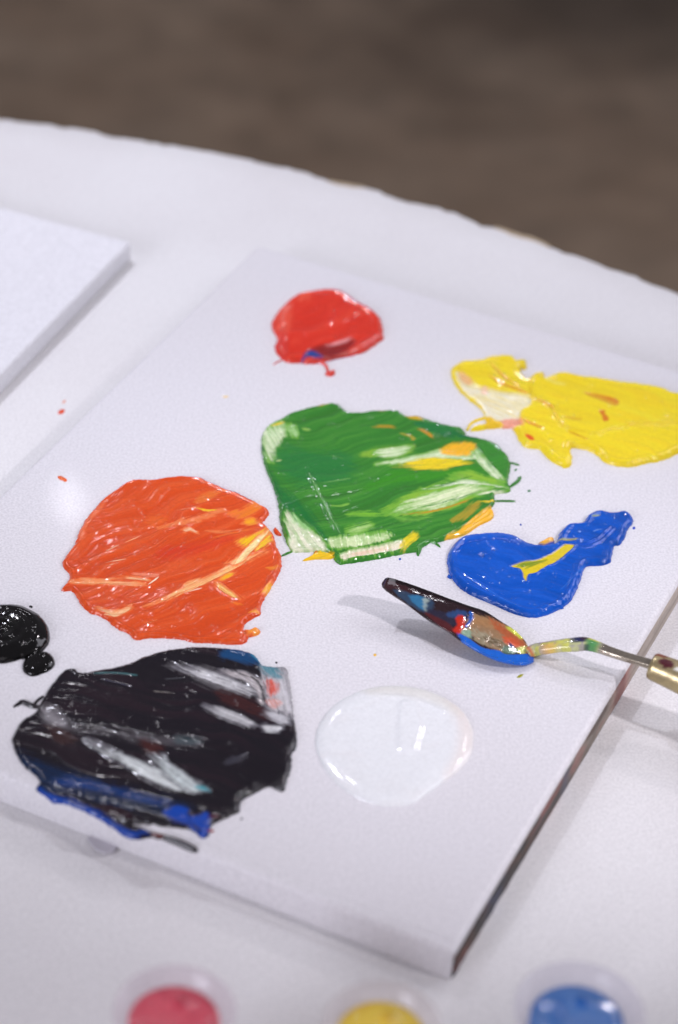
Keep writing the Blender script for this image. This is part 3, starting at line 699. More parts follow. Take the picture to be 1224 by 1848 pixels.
# ---- blue
T = (2.026, 620, 900)
paint('blue_paint_blob', 'glossy blue paint blob with a yellow streak, just beyond the painting knife', T,
      [(380,215),(395,180),(430,150),(480,138),(560,133),(630,145),(670,165),(720,177),(775,165),(790,130),(820,100),(870,93),(890,70),(930,48),(970,55),(1030,52),(1055,70),(1058,90),(1040,110),(1030,140),(1010,170),(990,175),(980,215),(975,235),(940,245),(885,250),(870,290),(845,350),(820,385),(780,410),(730,430),(680,435),(620,420),(550,390),(480,360),(430,330),(395,290),(382,250)],
      (4, 76, 184), H=1.9, r=2.6, base2=(30, 92, 208), b2amt=.4, flow=20, ridges=.10, rscale=(12, 2.6), bumps=260, ticks=110, seed=13, wob=.25,
      extra=[P([(712,168),(728,158),(745,149),(770,152),(765,172),(735,176)], 0), S([(382,284),(392,292)], 8, 0), S([(795,402),(803,400)], 6, 0)],
      patches=[P([(712,168),(728,156),(745,148),(772,152),(762,166),(735,174)], (234, 172, 70), f=.3, dh=0, part='orange_smear', st=.2),
               S([(388,240),(400,195),(440,160),(520,146),(600,152),(680,186),(780,180)], 12, (70, 104, 196), f=.5, a=.6, dh=.5),  # sheen along the far lip, painted as a paler blue
               S([(400,215),(440,178),(520,162),(600,166),(650,190)], 7, (10, 62, 170), f=.5, a=.6, dh=-.4),
               P([(612,262),(640,250),(700,240),(760,215),(805,183),(842,184),(822,205),(780,240),(730,268),(700,285),(674,290),(666,316),(655,298),(655,285),(642,268)], (212, 186, 34), f=.3, dh=-.2, lip=.3, part='yellow_mark', st=.15, ang=-28),
               P([(632,256),(700,242),(740,235),(700,256),(660,268)], (96, 128, 40), f=.5, a=.85, dh=0, part='olive_mark', ang=-20),
               S([(760,168),(810,163),(856,160)], 8, (150, 150, 60), f=.3, a=.9, part='olive_streak'),
               S([(905,80),(935,74)], 8, (120, 140, 50), f=.3, a=.8), S([(912,132),(945,122)], 4, (120, 160, 220), f=.2),
               S([(430,285),(500,330),(580,385),(640,412)], 9, (40, 104, 216), f=.4, a=.6, dh=.5),
               S([(790,350),(850,290),(880,250)], 5, (60, 120, 220), f=.3, a=.5, dh=.3), S([(800,175),(900,180),(980,120)], 8, (20, 74, 190), f=.5, a=.5, dh=-.5, lip=.4)])

# ---- big black
T = (2.186, 0, 1070)
WS = (198, 194, 206)
paint('black_paint_smear', 'large black paint smear with grey scrapes and blue lower edge, nearest the front edge', T,
      [(50,580),(65,540),(90,505),(125,485),(150,462),(170,420),(200,370),(230,335),(258,308),(290,302),(325,320),(400,307),(490,290),(560,260),(640,235),(720,222),(820,218),(900,225),(970,235),(1010,255),(1040,290),(1085,298),(1130,300),(1145,370),(1155,450),(1162,510),(1172,560),(1168,610),(1150,640),(1148,700),(1132,740),(1118,785),(1095,780),(1060,765),(1000,795),(950,825),(945,865),(900,885),(840,915),(828,935),(822,960),(800,970),(770,945),(740,932),(640,922),(560,912),(510,905),(540,925),(600,948),(600,957),(520,968),(480,945),(400,890),(330,855),(270,830),(215,825),(185,800),(148,770),(160,750),(140,720),(90,680),(60,620)],
      (22, 18, 27), H=1.35, r=2.0, base2=(42, 26, 36), b2amt=.5, var=.5, rimk=.12, flow=15, ridges=.09, halo=((84, 80, 92), .9, ('grey_scrape',)), rscale=(26, 2.6), bumps=90, bamp=.12, ticks=40, tamp=.1, seed=17, mat=M_DARK, wob=.4,
      extra=[S([(62,447),(90,432),(130,448),(165,452)], 18, 0), S([(130,446),(150,425),(172,408)], 9, 0), S([(55,452),(66,440)], 8, 0),
             P([(630,955),(660,960),(720,978),(776,1006),(764,1018),(700,992),(645,968)], 0), S([(595,950),(620,958),(645,962)], 12, 0), S([(820,942),(845,940)], 7, 0)],
      patches=[P([(1030,290),(1130,296),(1150,400),(1164,505),(1130,500),(1090,478),(1052,450),(1045,380),(1030,330)], (196, 190, 204), f=.5, dh=-1.1, part='grey_scrape', st=.4, ang=80),
               P([(1036,292),(1090,300),(1110,340),(1070,340),(1040,320)], (60, 128, 150), f=1, a=.8, dh=0, part='teal_smear'),
               P([(1052,350),(1085,352),(1098,385),(1078,410),(1056,405)], (206, 72, 52), f=.8, a=.9, dh=0, part='red_smear'),
               P([(1050,430),(1090,420),(1110,440),(1080,460)], (214, 130, 120), f=1, a=.6, dh=0),
               P([(900,228),(990,240),(1020,268),(1036,290),(990,290),(930,275),(870,262)], (18, 66, 116), f=1, a=.9, dh=-.1, part='blue_smear', ang=25),
               S([(985,245),(1010,265),(1038,292)], 12, (30, 120, 160), f=.4, a=.8),
               P([(640,296),(720,292),(800,303),(880,332),(960,372),(1028,408),(1022,422),(960,415),(880,400),(800,370),(730,330)], (96, 92, 100), f=1.4, a=.85, dh=-.2, ang=22),
               P([(690,302),(760,302),(850,330),(940,366),(1018,408),(960,402),(880,380),(800,350),(740,322)], WS, f=.8, dh=-.6, lip=.15, part='grey_scrape', st=.6, ang=22),
               P([(850,322),(940,320),(1010,338),(1038,375),(1044,430),(1036,455),(1024,420),(1000,380),(950,350)], (190, 180, 190), f=.6, dh=-.6, lip=.2, part='grey_scrape', st=.5, ang=30),
               S([(945,328),(1000,345),(1030,380),(1044,440)], 7, (30, 26, 34), f=.3, dh=.4),
               P([(805,455),(870,468),(950,498),(1004,528),(1003,543),(930,520),(850,485)], WS, f=.7, dh=-.5, lip=.15, part='grey_scrape', st=.5, ang=24),
               P([(1050,458),(1090,475),(1146,510),(1134,532),(1090,520),(1040,490)], (184, 180, 194), f=.7, dh=-.5, part='grey_scrape', st=.5, ang=25),
               P([(1032,532),(1080,535),(1112,540),(1098,556),(1052,556)], (206, 204, 216), f=.4, dh=-.3, part='grey_scrape'),
               P([(340,585),(420,612),(520,664),(640,712),(700,716),(700,740),(760,752),(822,790),(740,797),(640,772),(580,742),(500,692),(400,635)], (206, 208, 218), f=.6, dh=-.6, lip=.2, part='grey_scrape', st=.6, ang=26),
               P([(588,655),(625,646),(662,648),(655,672),(710,712),(790,772),(820,795),(720,780),(650,720)], (200, 206, 216), f=.6, dh=-.5, lip=.15, part='grey_scrape', st=.5, ang=40),
               S([(770,770),(800,782),(828,796)], 12, (60, 150, 170), f=.4, a=.8, dh=0, part='teal_smear'),
               P([(165,455),(230,480),(320,540),(420,540),(560,568),(720,580),(795,588),(770,612),(640,606),(540,590),(420,560),(280,558),(185,520)], (92, 86, 96), f=1.8, a=.55, dh=-.3, st=.6, ang=12),
               P([(170,460),(220,478),(260,520),(230,540),(180,510)], (150, 144, 156), f=1.5, a=.6, dh=0), P([(700,580),(790,590),(770,608),(700,602)], (64, 90, 100), f=1.4, a=.4, dh=0),
               P([(860,395),(1000,432),(1060,500),(980,480),(880,440)], (62, 28, 30), f=1.6, a=.8, dh=0), P([(180,530),(270,560),(300,600),(220,600)], (60, 36, 36), f=1.6, a=.7, dh=0), P([(560,590),(640,620),(600,650),(560,620)], (72, 30, 28), f=1.4, a=.7, dh=0),
               S([(370,330),(450,326),(540,336)], 6, (70, 120, 130), f=.4, a=.7, dh=.2), S([(600,398),(690,406)], 5, (150, 140, 140), f=.25, a=.8), S([(400,350),(520,380)], 4, (60, 60, 90), f=.3, a=.7), S([(650,350),(730,345)], 4, (90, 90, 100), f=.3, a=.7),
               P([(70,640),(200,700),(320,730),(460,780),(640,826),(740,850),(740,880),(640,880),(450,850),(300,810),(180,790),(90,690)], (8, 36, 74), f=2.6, a=.9, dh=0, ang=14),
               P([(225,760),(280,742),(360,755),(430,780),(560,815),(660,835),(640,848),(480,820),(330,792)], (10, 54, 128), f=1.8, a=.85, dh=-.2, lip=.2, part='blue_smear', ang=14),
               P([(230,775),(400,790),(560,840),(700,862),(690,880),(540,862),(380,820)], (16, 24, 44), f=1.4, a=.7, dh=.15, ang=14),
               P([(150,775),(215,812),(270,822),(330,848),(400,880),(480,930),(520,948),(590,948),(560,962),(520,972),(470,950),(390,895),(320,862),(260,840),(200,832)], (14, 62, 160), f=.6, a=.95, dh=-.2, part='blue_smear', ang=22),
               P([(640,880),(665,862),(700,852),(742,862),(740,885),(770,892),(820,880),(826,945),(800,972),(768,945),(740,925),(690,912)], (14, 64, 168), f=.6, dh=.3, lip=.1, part='blue_smear', st=.3),
               S([(750,875),(752,915),(790,950)], 7, (14, 20, 60), f=.4, a=.8, dh=-.3), P([(380,850),(430,845),(520,880),(500,905),(420,885)], (44, 24, 34), f=.8, a=.8, dh=.1),
               S([(600,952),(645,962)], 9, (120, 60, 60), f=.4, a=.7), S([(820,942),(848,938)], 8, (170, 60, 50), f=.3),
               S([(822,895),(860,890)], 14, (80, 26, 46), f=.5, a=.8),
               P([(890,665),(970,640),(965,665),(900,688)], (62, 60, 74), f=1, a=.7, dh=-.2, ang=-20)])

# ---- wet black blobs at the left edge
T = (9.415, 0, 1080)
def swirl(h, X, Y, sd, org):
    c = at(1, 1147)[:2] * 1000 - org; rr = np.hypot(X - c[0], Y - c[1])
    return h + 0.45 * np.exp(-rr / 9) * np.sin(rr * 1.5 + 0.6 * np.arctan2(Y - c[1], X - c[0]) * 1.0) * sstep(0, 3, sd)
paint('wet_black_paint_blob', 'thick glossy wet black paint blob cut off by the left edge of the photo', T,
      [(0,145),(200,140),(380,165),(500,215),(640,290),(740,380),(810,480),(845,620),(840,740),(780,840),(690,925),(560,985),(430,1025),(350,1035),(200,1080),(0,1105),(-300,1080),(-520,900),(-580,600),(-480,350),(-250,180)],
      (7, 6, 7), H=3.4, r=5.5, dome=1.0, ridges=.05, rscale=(8, 3), bumps=22, bamp=.14, ticks=0, seed=21, var=.15, rimk=.0, mat=M_WET, wob=.1, hfun=swirl, flow=60, grid=.25)
paint('wet_black_paint_drop', 'small oval wet black paint drop touching the bigger black blob', T,
      [(430,1030),(500,975),(600,945),(700,930),(800,932),(880,980),(925,1050),(935,1110),(900,1180),(820,1240),(700,1290),(570,1325),(470,1300),(400,1230),(388,1130)],
      (7, 6, 7), H=2.0, r=3.2, ridges=.03, rscale=(6, 3), bumps=6, bamp=.14, ticks=0, seed=22, var=.15, rimk=.0, mat=M_WET, wob=.08, grid=.22)

# ---- white
T = (3.4, 540, 1200)
def wlump(h, X, Y, sd, org):
    a = at(738, 1282)[:2] * 1000 - org; b = at(735, 1355)[:2] * 1000 - org
    s = sd_line(X, Y, np.array([a, (a + b) / 2 + [0.6, 0], b]), [7, 9, 7])
    h = h + 0.55 * sstep(-1.2, 1.6, s)
    a = at(690, 1262)[:2] * 1000 - org; b = at(800, 1290)[:2] * 1000 - org
    s = sd_line(X, Y, np.array([a, (a + b) / 2 + [0, 2.5], b]), [1, 2, 1])
    return h + 0.35 * sstep(-1.0, 1.0, s)
paint('white_paint_blob', 'smooth round white paint blob between the painting knife and the near corner', T,
      [(100,480),(110,400),(150,320),(220,245),(320,185),(430,145),(560,130),(700,140),(820,170),(930,225),(1010,290),(1060,380),(1070,460),(1050,560),(980,650),(900,710),(820,770),(740,830),(680,860),(560,870),(440,850),(330,805),(240,740),(170,660),(120,570)],
      (224, 222, 236), H=1.7, r=7.0, dome=.4, ridges=.05, rscale=(10, 4), bumps=30, bamp=.12, ticks=3, seed=23, var=.15, rimk=.0, mat=M_WHITE, wob=.1, hfun=wlump,
      patches=[P([(900,220),(1040,300),(1075,460),(1040,580),(960,660),(900,700),(960,560),(980,430),(950,320)], (226, 208, 212), a=.6, f=3, dh=0, st=.1),
               P([(400,150),(700,140),(930,220),(980,330),(800,250),(600,210),(430,200)], (214, 206, 206), a=.5, f=2.5, dh=0, st=.1)])

# ---- loose splatters
def spot_of_paint(px, py, w, hgt, rot, col, label, z=ZT, seed=0):
    """small droplet; w, hgt in photo pixels"""
    c = at(px, py, z); n = 18; V = [(0, 0, 0.00022)]
    rs = np.random.RandomState(seed + int(px))
    a0 = at(px + 1, py, z) - c; b0 = at(px, py - 1, z) - c; rr = [1 + .25 * (rs.rand() - .5) for _ in range(n)]
    for ring, hh in ((.55, .0002), (.85, .00012), (1.0, -.0001)):
        for k in range(n):
            a = 2 * math.pi * k / n; x = math.cos(a) * w / 2 * ring * rr[k]; y = math.sin(a) * hgt / 2 * ring * rr[k]
            xr = x * math.cos(rot) - y * math.sin(rot); yr = x * math.sin(rot) + y * math.cos(rot)
            p = a0 * xr + b0 * yr; V.append((p[0], p[1], hh))
    F = [(0, 1 + k, 1 + (k + 1) % n) for k in range(n)]
    for q in range(2):
        F += [(1 + q * n + k, 1 + (q + 1) * n + k, 1 + (q + 1) * n + (k + 1) % n, 1 + q * n + (k + 1) % n) for k in range(n)]
    cc = np.tile(alb(col), (len(V), 1))
    o = mesh_obj('paint_splatter', V, F, M_PAINT, attrs={'pigment': cc}); o.location = c
    tag(o, label, 'paint splatter', 'small paint splatters')
for a in [(111, 743, 15, 9, .4, (214, 74, 44), 'orange red paint speck on the table between the two canvases', ZTAB),
          (116, 725, 8, 4, .5, (226, 150, 130), 'faint pink speck on the table just beyond the orange speck', ZTAB),
          (113, 864, 20, 8, -.45, (216, 92, 40), 'thin orange paint fleck on the canvas near the bright lamp reflection', ZT),
          (407, 716, 12, 3, 0, (236, 200, 130), 'faint yellow fleck on the canvas left of the green smear', ZT),
          (677, 1182, 6, 5, 0, (232, 180, 60), 'tiny yellow dot in front of the knife shadow', ZT),
          (939, 1220, 14, 5, .5, (150, 146, 40), 'olive green fleck in front of the knife heel', ZT),
          (955, 886, 7, 4, 0, (40, 110, 70), 'tiny dark green fleck right of the green smear', ZT),
          (1144, 953, 6, 5, .4, (20, 70, 190), 'tiny blue fleck at the right end of the blue blob', ZT),
          (56, 1095, 7, 5, -.2, (20, 16, 16), 'tiny black dot beyond the wet black blob', ZT),
          (436, 1478, 5, 4, 0, (60, 56, 66), 'tiny dark speck right of the blue tipped black smear', ZT),
          (722, 1009, 5, 4, 0, (50, 80, 170), 'tiny blue dot under the lower edge of the green smear', ZT),
          (940, 947, 4, 4, 0, (50, 80, 170), 'tiny blue dot beyond the blue blob', ZT),
          (499, 1196, 5, 4, 0, (50, 50, 60), 'tiny dark speck at the far right corner of the black smear', ZT),
          (931, 848, 6, 4, .6, (60, 120, 70), 'green fleck beside the right tip of the green smear', ZT),
          (936, 862, 5, 3, .6, (60, 120, 70), 'second small green fleck just below the right tip of the green smear', ZT)]:
    spot_of_paint(a[0], a[1], a[2], a[3], a[4], a[5], a[6], a[7])

# ------------------------------------------------------------------ painting knife
def metal_mat(name, col, rough):
    mt, nt, b = newmat(name); L = nt.links.new
    a = N(nt, 'ShaderNodeAttribute', _attribute_name='pigment'); k = N(nt, 'ShaderNodeAttribute', _attribute_name='bare')
    tc = N(nt, 'ShaderNodeTexCoord'); n = N(nt, 'ShaderNodeTexNoise', Scale=700.0, Detail=3.0); L(tc.outputs['Object'], n.inputs['Vector'])
    r = N(nt, 'ShaderNodeMapRange'); r.inputs['To Min'].default_value = .55; r.inputs['To Max'].default_value = 1.3; L(n.outputs['Fac'], r.inputs['Value'])
    mx = N(nt, 'ShaderNodeMix', _data_type='RGBA', _blend_type='MULTIPLY'); mx.inputs[0].default_value = .6
    L(a.outputs['Color'], mx.inputs[6]); L(r.outputs[0], mx.inputs[7]); L(mx.outputs[2], b.inputs['Base Color'])
    L(k.outputs['Fac'], b.inputs['Metallic']); b.inputs['Roughness'].default_value = rough
    bp = N(nt, 'ShaderNodeBump', Strength=0.1, Distance=0.0003); n2 = N(nt, 'ShaderNodeTexNoise', Scale=500.0, Detail=3.0)
    L(tc.outputs['Object'], n2.inputs['Vector']); L(n2.outputs['Fac'], bp.inputs['Height']); L(bp.outputs[0], b.inputs['Normal'])
    return mt
M_KNIFE = metal_mat('painted_steel', None, 0.10)

def build_knife():
    root = empty('painting_knife', tuple(at(965, 1192)))
    tag(root, 'paint smeared painting knife with cranked steel neck, resting on the canvas edge', 'painting knife')
    sc_, ox, oy = 3.4, 620, 1020
    st = [((236,108),(236,112)), ((262,78),(240,128)), ((300,80),(262,150)), ((380,105),(320,190)), ((520,155),(400,243)), ((650,205),(520,332)), ((760,245),(640,402)),
          ((870,283),(740,475)), ((960,340),(840,535)), ((1050,398),(940,580)), ((1110,458),(1040,604)), ((1138,508),(1120,608)), ((1165,555),(1168,590))]
    top = catmull([s[0] for s in st], 8, False); bot = catmull([s[1] for s in st], 8, False)
    n = len(top); J = 34
    t = np.linspace(0, 1, n)
    hgt = (0.0010 + 0.0150 * (1 - t) ** 1.2)
    PX = np.zeros((n, J, 2)); V = np.zeros((n, J, 3))
    for j in range(J):
        w = j / (J - 1); PX[:, j] = top * (1 - w) + bot * w
    for i in range(n):
        for j in range(J):
            w = j / (J - 1); c = 4 * w * (1 - w)
            V[i, j] = at(ox + PX[i, j, 0] / sc_, oy + PX[i, j, 1] / sc_, ZT + hgt[i] - 0.0006 * c * min(1, t[i] * 4))
    Xp, Yp = PX[..., 0], PX[..., 1]
    col = np.zeros((n, J, 3)); col[:] = alb((40, 24, 30)); bare = np.zeros((n, J)); hh = np.zeros((n, J))
    nzs = fbm(Xp / 26, Yp / 26, 91, 3) - .5; nf = fbm((Xp * .94 + Yp * .34) / 60, (Yp * .94 - Xp * .34) / 5, 93, 3) - .5
    def pp(pts, c, f=6, a=1.0, nn=14, fib=0, b=None, dh=0):
        nonlocal col, bare, hh
        s = sd_poly(Xp, Yp, catmull(pts, 4)) + nzs * nn + nf * fib
        al = sstep(-f, f, s) * a
        col = col * (1 - al[..., None]) + alb(c) * al[..., None]
        if b is not None: bare = bare * (1 - al) + b * al
        hh = hh + dh * al
    pp([(240,110),(300,85),(420,120),(400,180),(330,150),(270,145)], (52, 26, 32))
    pp([(300,150),(400,170),(520,200),(560,240),(500,290),(400,240)], (44, 66, 96), a=.8)
    pp([(400,190),(450,185),(500,205),(515,250),(490,275),(430,235)], (46, 104, 150), dh=.15)
    pp([(490,205),(525,210),(515,240),(505,275),(490,265)], (150, 160, 160), a=.8)
    pp([(520,270),(640,290),(760,300),(750,350),(620,380),(540,330)], (36, 34, 58), a=.8)
    pp([(500,290),(620,340),(690,400),(720,425),(640,400),(540,335)], (78, 26, 30), a=.9)
    pp([(640,290),(720,275),(760,290),(730,320),(650,320)], (40, 74, 130), a=.7)
    pp([(690,320),(730,305),(745,340),(735,400),(715,430),(670,400),(700,370)], (186, 40, 26), dh=.2)
    pp([(780,300),(860,315),(960,350),(1040,390),(1100,450),(1145,515),(1080,530),(1000,540),(880,500),(780,430),(745,400)], (150, 116, 90), f=5, fib=30, nn=8, b=.15)
    pp([(820,320),(900,330),(980,370),(960,400),(860,370),(800,350)], (166, 120, 84), f=14, fib=40, a=.8)
    pp([(770,400),(860,410),(960,460),(1000,500),(920,500),(830,470)], (146, 136, 118), f=12, fib=60, a=.85)
    pp([(850,440),(960,470),(980,500),(900,480)], (84, 62, 40), f=8, fib=60, a=.8)
    pp([(900,330),(1000,380),(1080,430),(1120,490),(1060,500),(980,430),(930,390)], (176, 88, 56), f=10, fib=40, a=.9)
    pp([(980,440),(1040,450),(1080,480),(1050,505),(1000,480)], (202, 84, 54), f=8, fib=30, a=.9)
    pp([(1000,380),(1040,385),(1100,440),(1080,450),(1030,410)], (196, 200, 80), f=5, a=.9)
    pp([(1065,510),(1140,500),(1160,530),(1120,545),(1080,540)], (206, 208, 130), f=6)
    pp([(980,500),(1030,495),(1070,520),(1040,545),(980,545)], (70, 110, 100), f=8, a=.85)
    pp([(1015,480),(1045,490),(1050,515),(1020,508)], (50, 60, 110), f=5)
    pp([(730,400),(775,395),(780,440),(750,440),(720,425)], (140, 164, 148), f=6)
    pp([(775,285),(795,300),(785,350),(755,390),(750,370),(770,330)], (26, 86, 180), f=4, nn=5, dh=.3)
    pp([(700,430),(740,435),(800,475),(860,512),(940,525),(1000,550),(1080,552),(1180,545),(1190,620),(1040,630),(900,600),(780,520)], (18, 92, 200), f=4, nn=8, dh=.9)
    pp([(1120,530),(1150,540),(1180,550),(1160,565),(1130,552)], (206, 70, 40), f=5)
    pp([(230,60),(500,130),(760,230),(900,275),(970,345),(900,310),(780,268),(520,175),(300,100)], (20, 14, 18), f=5, a=.9)
    V[..., 2] += hh * 0.0007 + 0.00011 * (fbm(Xp / 9, Yp / 9, 97, 2) - .5) * np.clip(t * 8, 0, 1)[:, None]
    Vb = V.copy(); Vb[..., 2] -= 0.0006 + hh * 0.0007
    w = np.linspace(0, 1, J); 
    VV = np.concatenate([V.reshape(-1, 3), Vb.reshape(-1, 3)]) - np.array(root.location)
    F = []
    m_ = n * J
    for i in range(n - 1):
        for j in range(J - 1):
            a = i * J + j; F.append((a, a + J, a + J + 1, a + 1)); F.append((m_ + a, m_ + a + 1, m_ + a + J + 1, m_ + a + J))
    for i in range(n - 1):
        a = i * J; F.append((a, m_ + a, m_ + a + J, a + J)); a = i * J + J - 1; F.append((a, a + J, m_ + a + J, m_ + a))
    for j in range(J - 1):
        F.append((j, j + 1, m_ + j + 1, m_ + j)); a = (n - 1) * J + j; F.append((a, m_ + a, m_ + a + 1, a + 1))
    fc = PX.reshape(-1, 2)
    CC = np.concatenate([col.reshape(-1, 3)] * 2); BB_ = np.concatenate([bare.ravel()] * 2)
    mesh_obj('blade', VV, F, M_KNIFE, root, attrs={'pigment': CC, 'bare': BB_})

    # neck
    sc2, ax, ay = 4.026, 920, 1100
    path = [((130,320),.0012,3.4), ((190,292),.0022,4.2), ((260,280),.0042,4.1), ((370,263),.0066,4.3), ((470,255),.0082,4.6), ((550,250),.0088,4.4), ((630,270),.0089,3.8), ((720,303),.0088,3.4), ((830,340),.0088,3.2), ((940,372),.0088,3.2), ((1050,405),.0088,3.3)]
    pts = []; rad = []
    for (x, y), h_, wd in path:
        pts.append(at(ax + x / sc2, ay + y / sc2, ZT + h_)); rad.append(wd * 1.28 / 2000)
    pts = catmull(pts, 8, False); rad = catmull(np.array(rad)[:, None], 8, False)[:, 0]
    K = 20; V = []; pc = []
    for i in range(len(pts)):
        tg = pts[min(i + 1, len(pts) - 1)] - pts[max(i - 1, 0)]; tg /= np.linalg.norm(tg)
        s_ = np.cross(tg, [0, 0, 1]); s_ /= np.linalg.norm(s_); u_ = np.cross(s_, tg)
        for k in range(K):
            a = 2 * math.pi * k / K; V.append(pts[i] + s_ * math.cos(a) * rad[i] + u_ * math.sin(a) * rad[i] * .8)
            pc.append((i / (len(pts) - 1), math.cos(a)))
    pc = np.array(pc); u = pc[:, 0] * 60; vv = pc[:, 1] * 2
    C = np.tile(alb((176, 164, 158)), (len(V), 1)); Bm = np.full(len(V), .85)
    n1 = fbm(u / 4, vv + 7, 61, 3) ; n2 = fbm(u / 3, vv + 31, 67, 3)
    def mixc(c, wt, b=0.0):
        nonlocal C, Bm
        C = C * (1 - wt[:, None]) + alb(c) * wt[:, None]; Bm = Bm * (1 - wt) + b * wt
    inpaint = sstep(40, 33, u)
    mixc((196, 196, 150), inpaint * .95, .05); mixc((160, 152, 156), inpaint * sstep(.45, .6, n1) * .9, .1); mixc((206, 204, 90), inpaint * sstep(.5, .62, n2) * .8)
    mixc((222, 170, 96), np.exp(-((u - 14) / 3) ** 2) * (pc[:, 1] > .1) * .8); mixc((196, 90, 50), np.exp(-((u - 2) / 1.5) ** 2) * .8); mixc((150, 80, 60), np.exp(-((u - 12) / 3) ** 2) * (pc[:, 1] < -.3) * .6)
    mixc((36, 42, 84), np.exp(-((u - 27) / 4.4) ** 4) * (pc[:, 1] < .45)); mixc((64, 34, 50), np.exp(-((u - 29.5) / 2.2) ** 4) * (pc[:, 1] < .2) * .8)
    mixc((70, 136, 84), np.exp(-((u - 34) / 3.6) ** 4) * (pc[:, 1] > -.2) * .95); mixc((190, 190, 80), np.exp(-((u - 34) / 2.6) ** 4) * (pc[:, 1] < -.2) * .9)
    mixc((40, 60, 66), np.exp(-((u - 31) / 2) ** 4) * (pc[:, 1] > .6) * .8)
    F = [(i * K + k, i * K + (k + 1) % K, (i + 1) * K + (k + 1) % K, (i + 1) * K + k) for i in range(len(pts) - 1) for k in range(K)]
    F += [tuple(range(K))[::-1], tuple((len(pts) - 1) * K + k for k in range(K))]
    mesh_obj('neck', np.array(V) - np.array(root.location), F, M_KNIFE, root, attrs={'pigment': C, 'bare': Bm})

    # ferrule and handle share an axis that slopes down to the table
    a = at(1176, 1201, ZT + .0085); b = at(1224, 1221, ZT + .0078); ax_ = (b - a) / np.linalg.norm(b - a)
    s_ = np.cross(ax_, [0, 0, 1]); s_ /= np.linalg.norm(s_); u_ = np.cross(s_, ax_)
    def turned(name, prof, mat, colf, K=40):
        V = []; pcs = []
        for d, r in prof:
            for k in range(K):
                an = 2 * math.pi * k / K; V.append(a + ax_ * d + (s_ * math.cos(an) + u_ * math.sin(an)) * r); pcs.append((d * 1000, an))
        F = [(i * K + k, i * K + (k + 1) % K, (i + 1) * K + (k + 1) % K, (i + 1) * K + k) for i in range(len(prof) - 1) for k in range(K)]
        F += [tuple(range(K))[::-1], tuple((len(prof) - 1) * K + k for k in range(K))]
        pcs = np.array(pcs); C, B_ = colf(pcs)
        return mesh_obj(name, np.array(V) - np.array(root.location), F, mat, root, attrs={'pigment': C, 'bare': B_})
    def cf(pc):
        C = np.tile(np.array([0.50, 0.41, 0.22]), (len(pc), 1)); B_ = np.full(len(pc), .7)
        nn = fbm(pc[:, 0] / 2, pc[:, 1] * 2, 77, 3)
        w = sstep(.45, .7, nn) * .5; C = C * (1 - w[:, None]) + np.array([.30, .24, .14]) * w[:, None]; B_ -= w * .6
        # dried paint spots on the upper side
        for d0, a0, rd, ra, c in ((5.2, 1.3, 3.0, .36, (74, 22, 34)), (1.6, 2.1, 3.2, .5, (120, 62, 44)), (9.8, 1.15, 1.0, .16, (225, 222, 226))):
            q = ((pc[:, 0] - d0) / rd) ** 2 + ((pc[:, 1] - a0) / ra) ** 2
            w = sstep(1.25, .8, q + (nn - .5) * .8); C = C * (1 - w[:, None]) + alb(c) * w[:, None]; B_ = B_ * (1 - w)
        return C, B_
    prof = [(-.0002, .0012), (-.0002, .0042), (.0002, .0047), (.0010, .0050)] + [(.001 + .024 * k / 30, .0050 + .0017 * k / 30) for k in range(1, 31)] + [(.0254, .0062), (.0254, .003)]
    turned('ferrule', prof, metal_mat('brass', None, .3), cf)
    wood = simple_mat('lacquered_wood', (0.28, 0.13, 0.05), .35)
    prof = [(.0250, .003), (.0250, .0058), (.028, .0066), (.045, .0086), (.07, .0092), (.10, .0078), (.122, .0056), (.127, .003), (.128, .0004)]
    turned('handle', prof, wood, lambda pc: (np.tile(np.array([.3, .15, .06]), (len(pc), 1)), np.zeros(len(pc))))
build_knife()

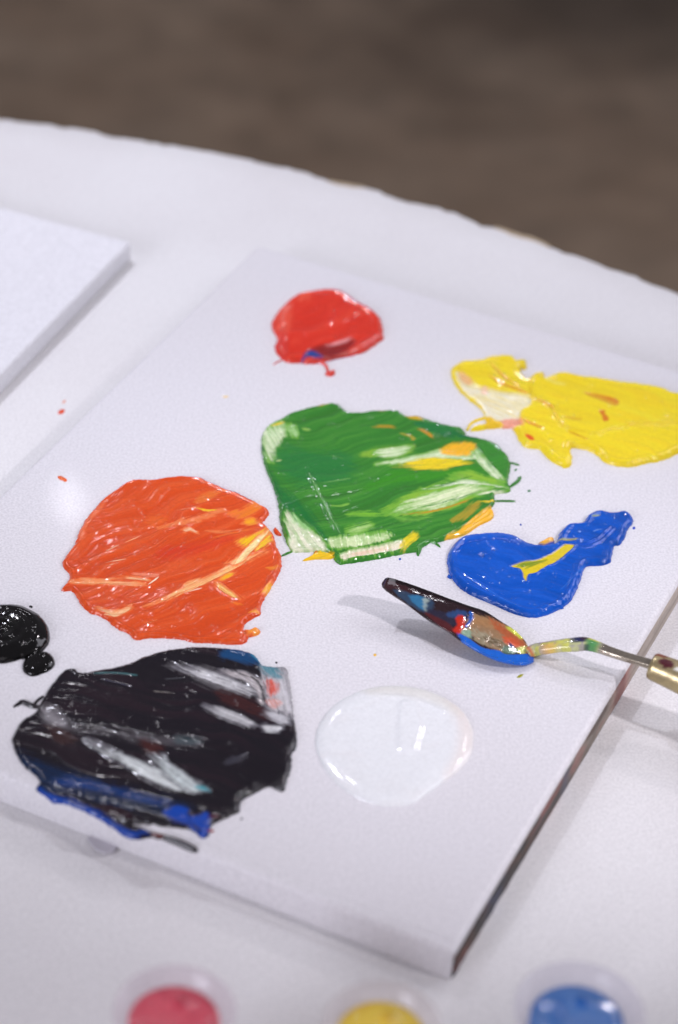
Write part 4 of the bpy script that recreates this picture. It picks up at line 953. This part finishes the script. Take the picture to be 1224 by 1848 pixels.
# ------------------------------------------------------------------ clear pots of paint at the front
def pot(px, py, rw, pcx, pcy, prw, col, dark, word):
    HC = 0.055; zr = ZTAB + HC; up = HC - 0.0075
    c = at(px, py, zr); R = np.linalg.norm(at(px + rw, py, zr) - c)
    root = empty('paint_pot', (c[0], c[1], ZTAB))
    tag(root, 'shallow clear plastic pot of %s at the front edge of the photo' % word, 'paint pot', 'clear pots of paint in front of the canvas')
    mt = bpy.data.materials.new('clear_plastic'); mt.use_nodes = True; nt = mt.node_tree; nt.nodes.clear()
    out = N(nt, 'ShaderNodeOutputMaterial'); tr = N(nt, 'ShaderNodeBsdfTransparent'); gl = N(nt, 'ShaderNodeBsdfGlossy', Roughness=.15); df = N(nt, 'ShaderNodeBsdfDiffuse')
    tint = np.array(alb(col)) * .42 + np.array([.46, .43, .50])
    tr.inputs[0].default_value = (.96, .95, .965, 1); df.inputs[0].default_value = (*np.clip(tint, 0, .9), 1)
    m1 = N(nt, 'ShaderNodeMixShader', Fac=.08); m2 = N(nt, 'ShaderNodeMixShader', Fac=.03)
    nt.links.new(tr.outputs[0], m1.inputs[1]); nt.links.new(df.outputs[0], m1.inputs[2]); nt.links.new(m1.outputs[0], m2.inputs[1]); nt.links.new(gl.outputs[0], m2.inputs[2]); nt.links.new(m2.outputs[0], out.inputs[0])
    r_in = R * .80
    v, f = lathe([(0, .0009), (r_in * .80, .0009), (r_in * .84, .003), (r_in * .93, .0016 + up), (r_in, .0066 + up), (r_in + .0012, .0075 + up), (R - .0012, .0078 + up), (R, .0070 + up), (R - .0006, .0064 + up), (r_in + .0016, .0062 + up), (r_in * .87, .002), (r_in * .84, .0), (0, 0)], 72)
    mesh_obj('cup', v, f, mt, root)
    rp = min(np.linalg.norm(at(pcx + prw, pcy, ZTAB + .003 + up) - at(pcx, pcy, ZTAB + .003 + up)), r_in * .97)
    n = 80; rg = 26; V = [(0, 0, 0)]; rs = []
    for i in range(1, rg + 1):
        for k in range(n):
            an = 2 * math.pi * k / n; r0 = rp * i / rg; V.append((r0 * math.cos(an), r0 * math.sin(an), 0))
    V = np.array(V); x, y = V[:, 0] * 1000, V[:, 1] * 1000; rr = np.hypot(x, y) / (rp * 1000)
    V[:, 2] = up + .0024 + .0016 * np.sqrt(np.clip(1 - rr ** 4, 0, 1)) - (up * .8) * (rr > .999) + .0014 * (fbm(x / 6 + px, y / 6, 7, 3) - .5) * (1 - rr ** 4)
    l = np.exp(-((x - 1.5) ** 2 + (y - rp * 1000 * .42) ** 2) / 6.5)
    V[:, 2] += .0018 * l
    C = np.tile(alb(col), (len(V), 1)); w = sstep(.35, .6, l) * .9 + 0 * x; C = C * (1 - w[:, None]) + alb(dark) * w[:, None]
    w = sstep(.5, .75, fbm(x / 5, y / 5 + px, 17, 3)) * .5; C = C * (1 - w[:, None]) + alb(dark) * w[:, None]
    F = [(0, 1 + k, 1 + (k + 1) % n) for k in range(n)] + [(1 + (i - 1) * n + k, 1 + i * n + k, 1 + i * n + (k + 1) % n, 1 + (i - 1) * n + (k + 1) % n) for i in range(1, rg) for k in range(n)]
    pc = at(pcx, pcy, ZTAB + .003 + up) - c
    o = mesh_obj('paint', V, F, M_PAINT, root, attrs={'pigment': C}); lim = r_in * .97 - rp
    off = np.array([pc[0], pc[1]]); q = np.linalg.norm(off)
    if q > lim: off = off * max(lim, 0) / q
    o.location = (off[0], off[1], 0)
pot(315, 1823, 112, 304, 1850, 86, (218, 92, 112), (190, 62, 84), 'red paint')
pot(690, 1850, 108, 688, 1872, 84, (234, 198, 84), (222, 176, 58), 'yellow paint')
pot(1046, 1822, 118, 1034, 1852, 88, (84, 122, 192), (34, 92, 178), 'blue paint')

sc.cycles.use_denoising = True
sc.cycles.sample_clamp_indirect = 6
sc.cycles.max_bounces = 8
sc.cycles.transparent_max_bounces = 12
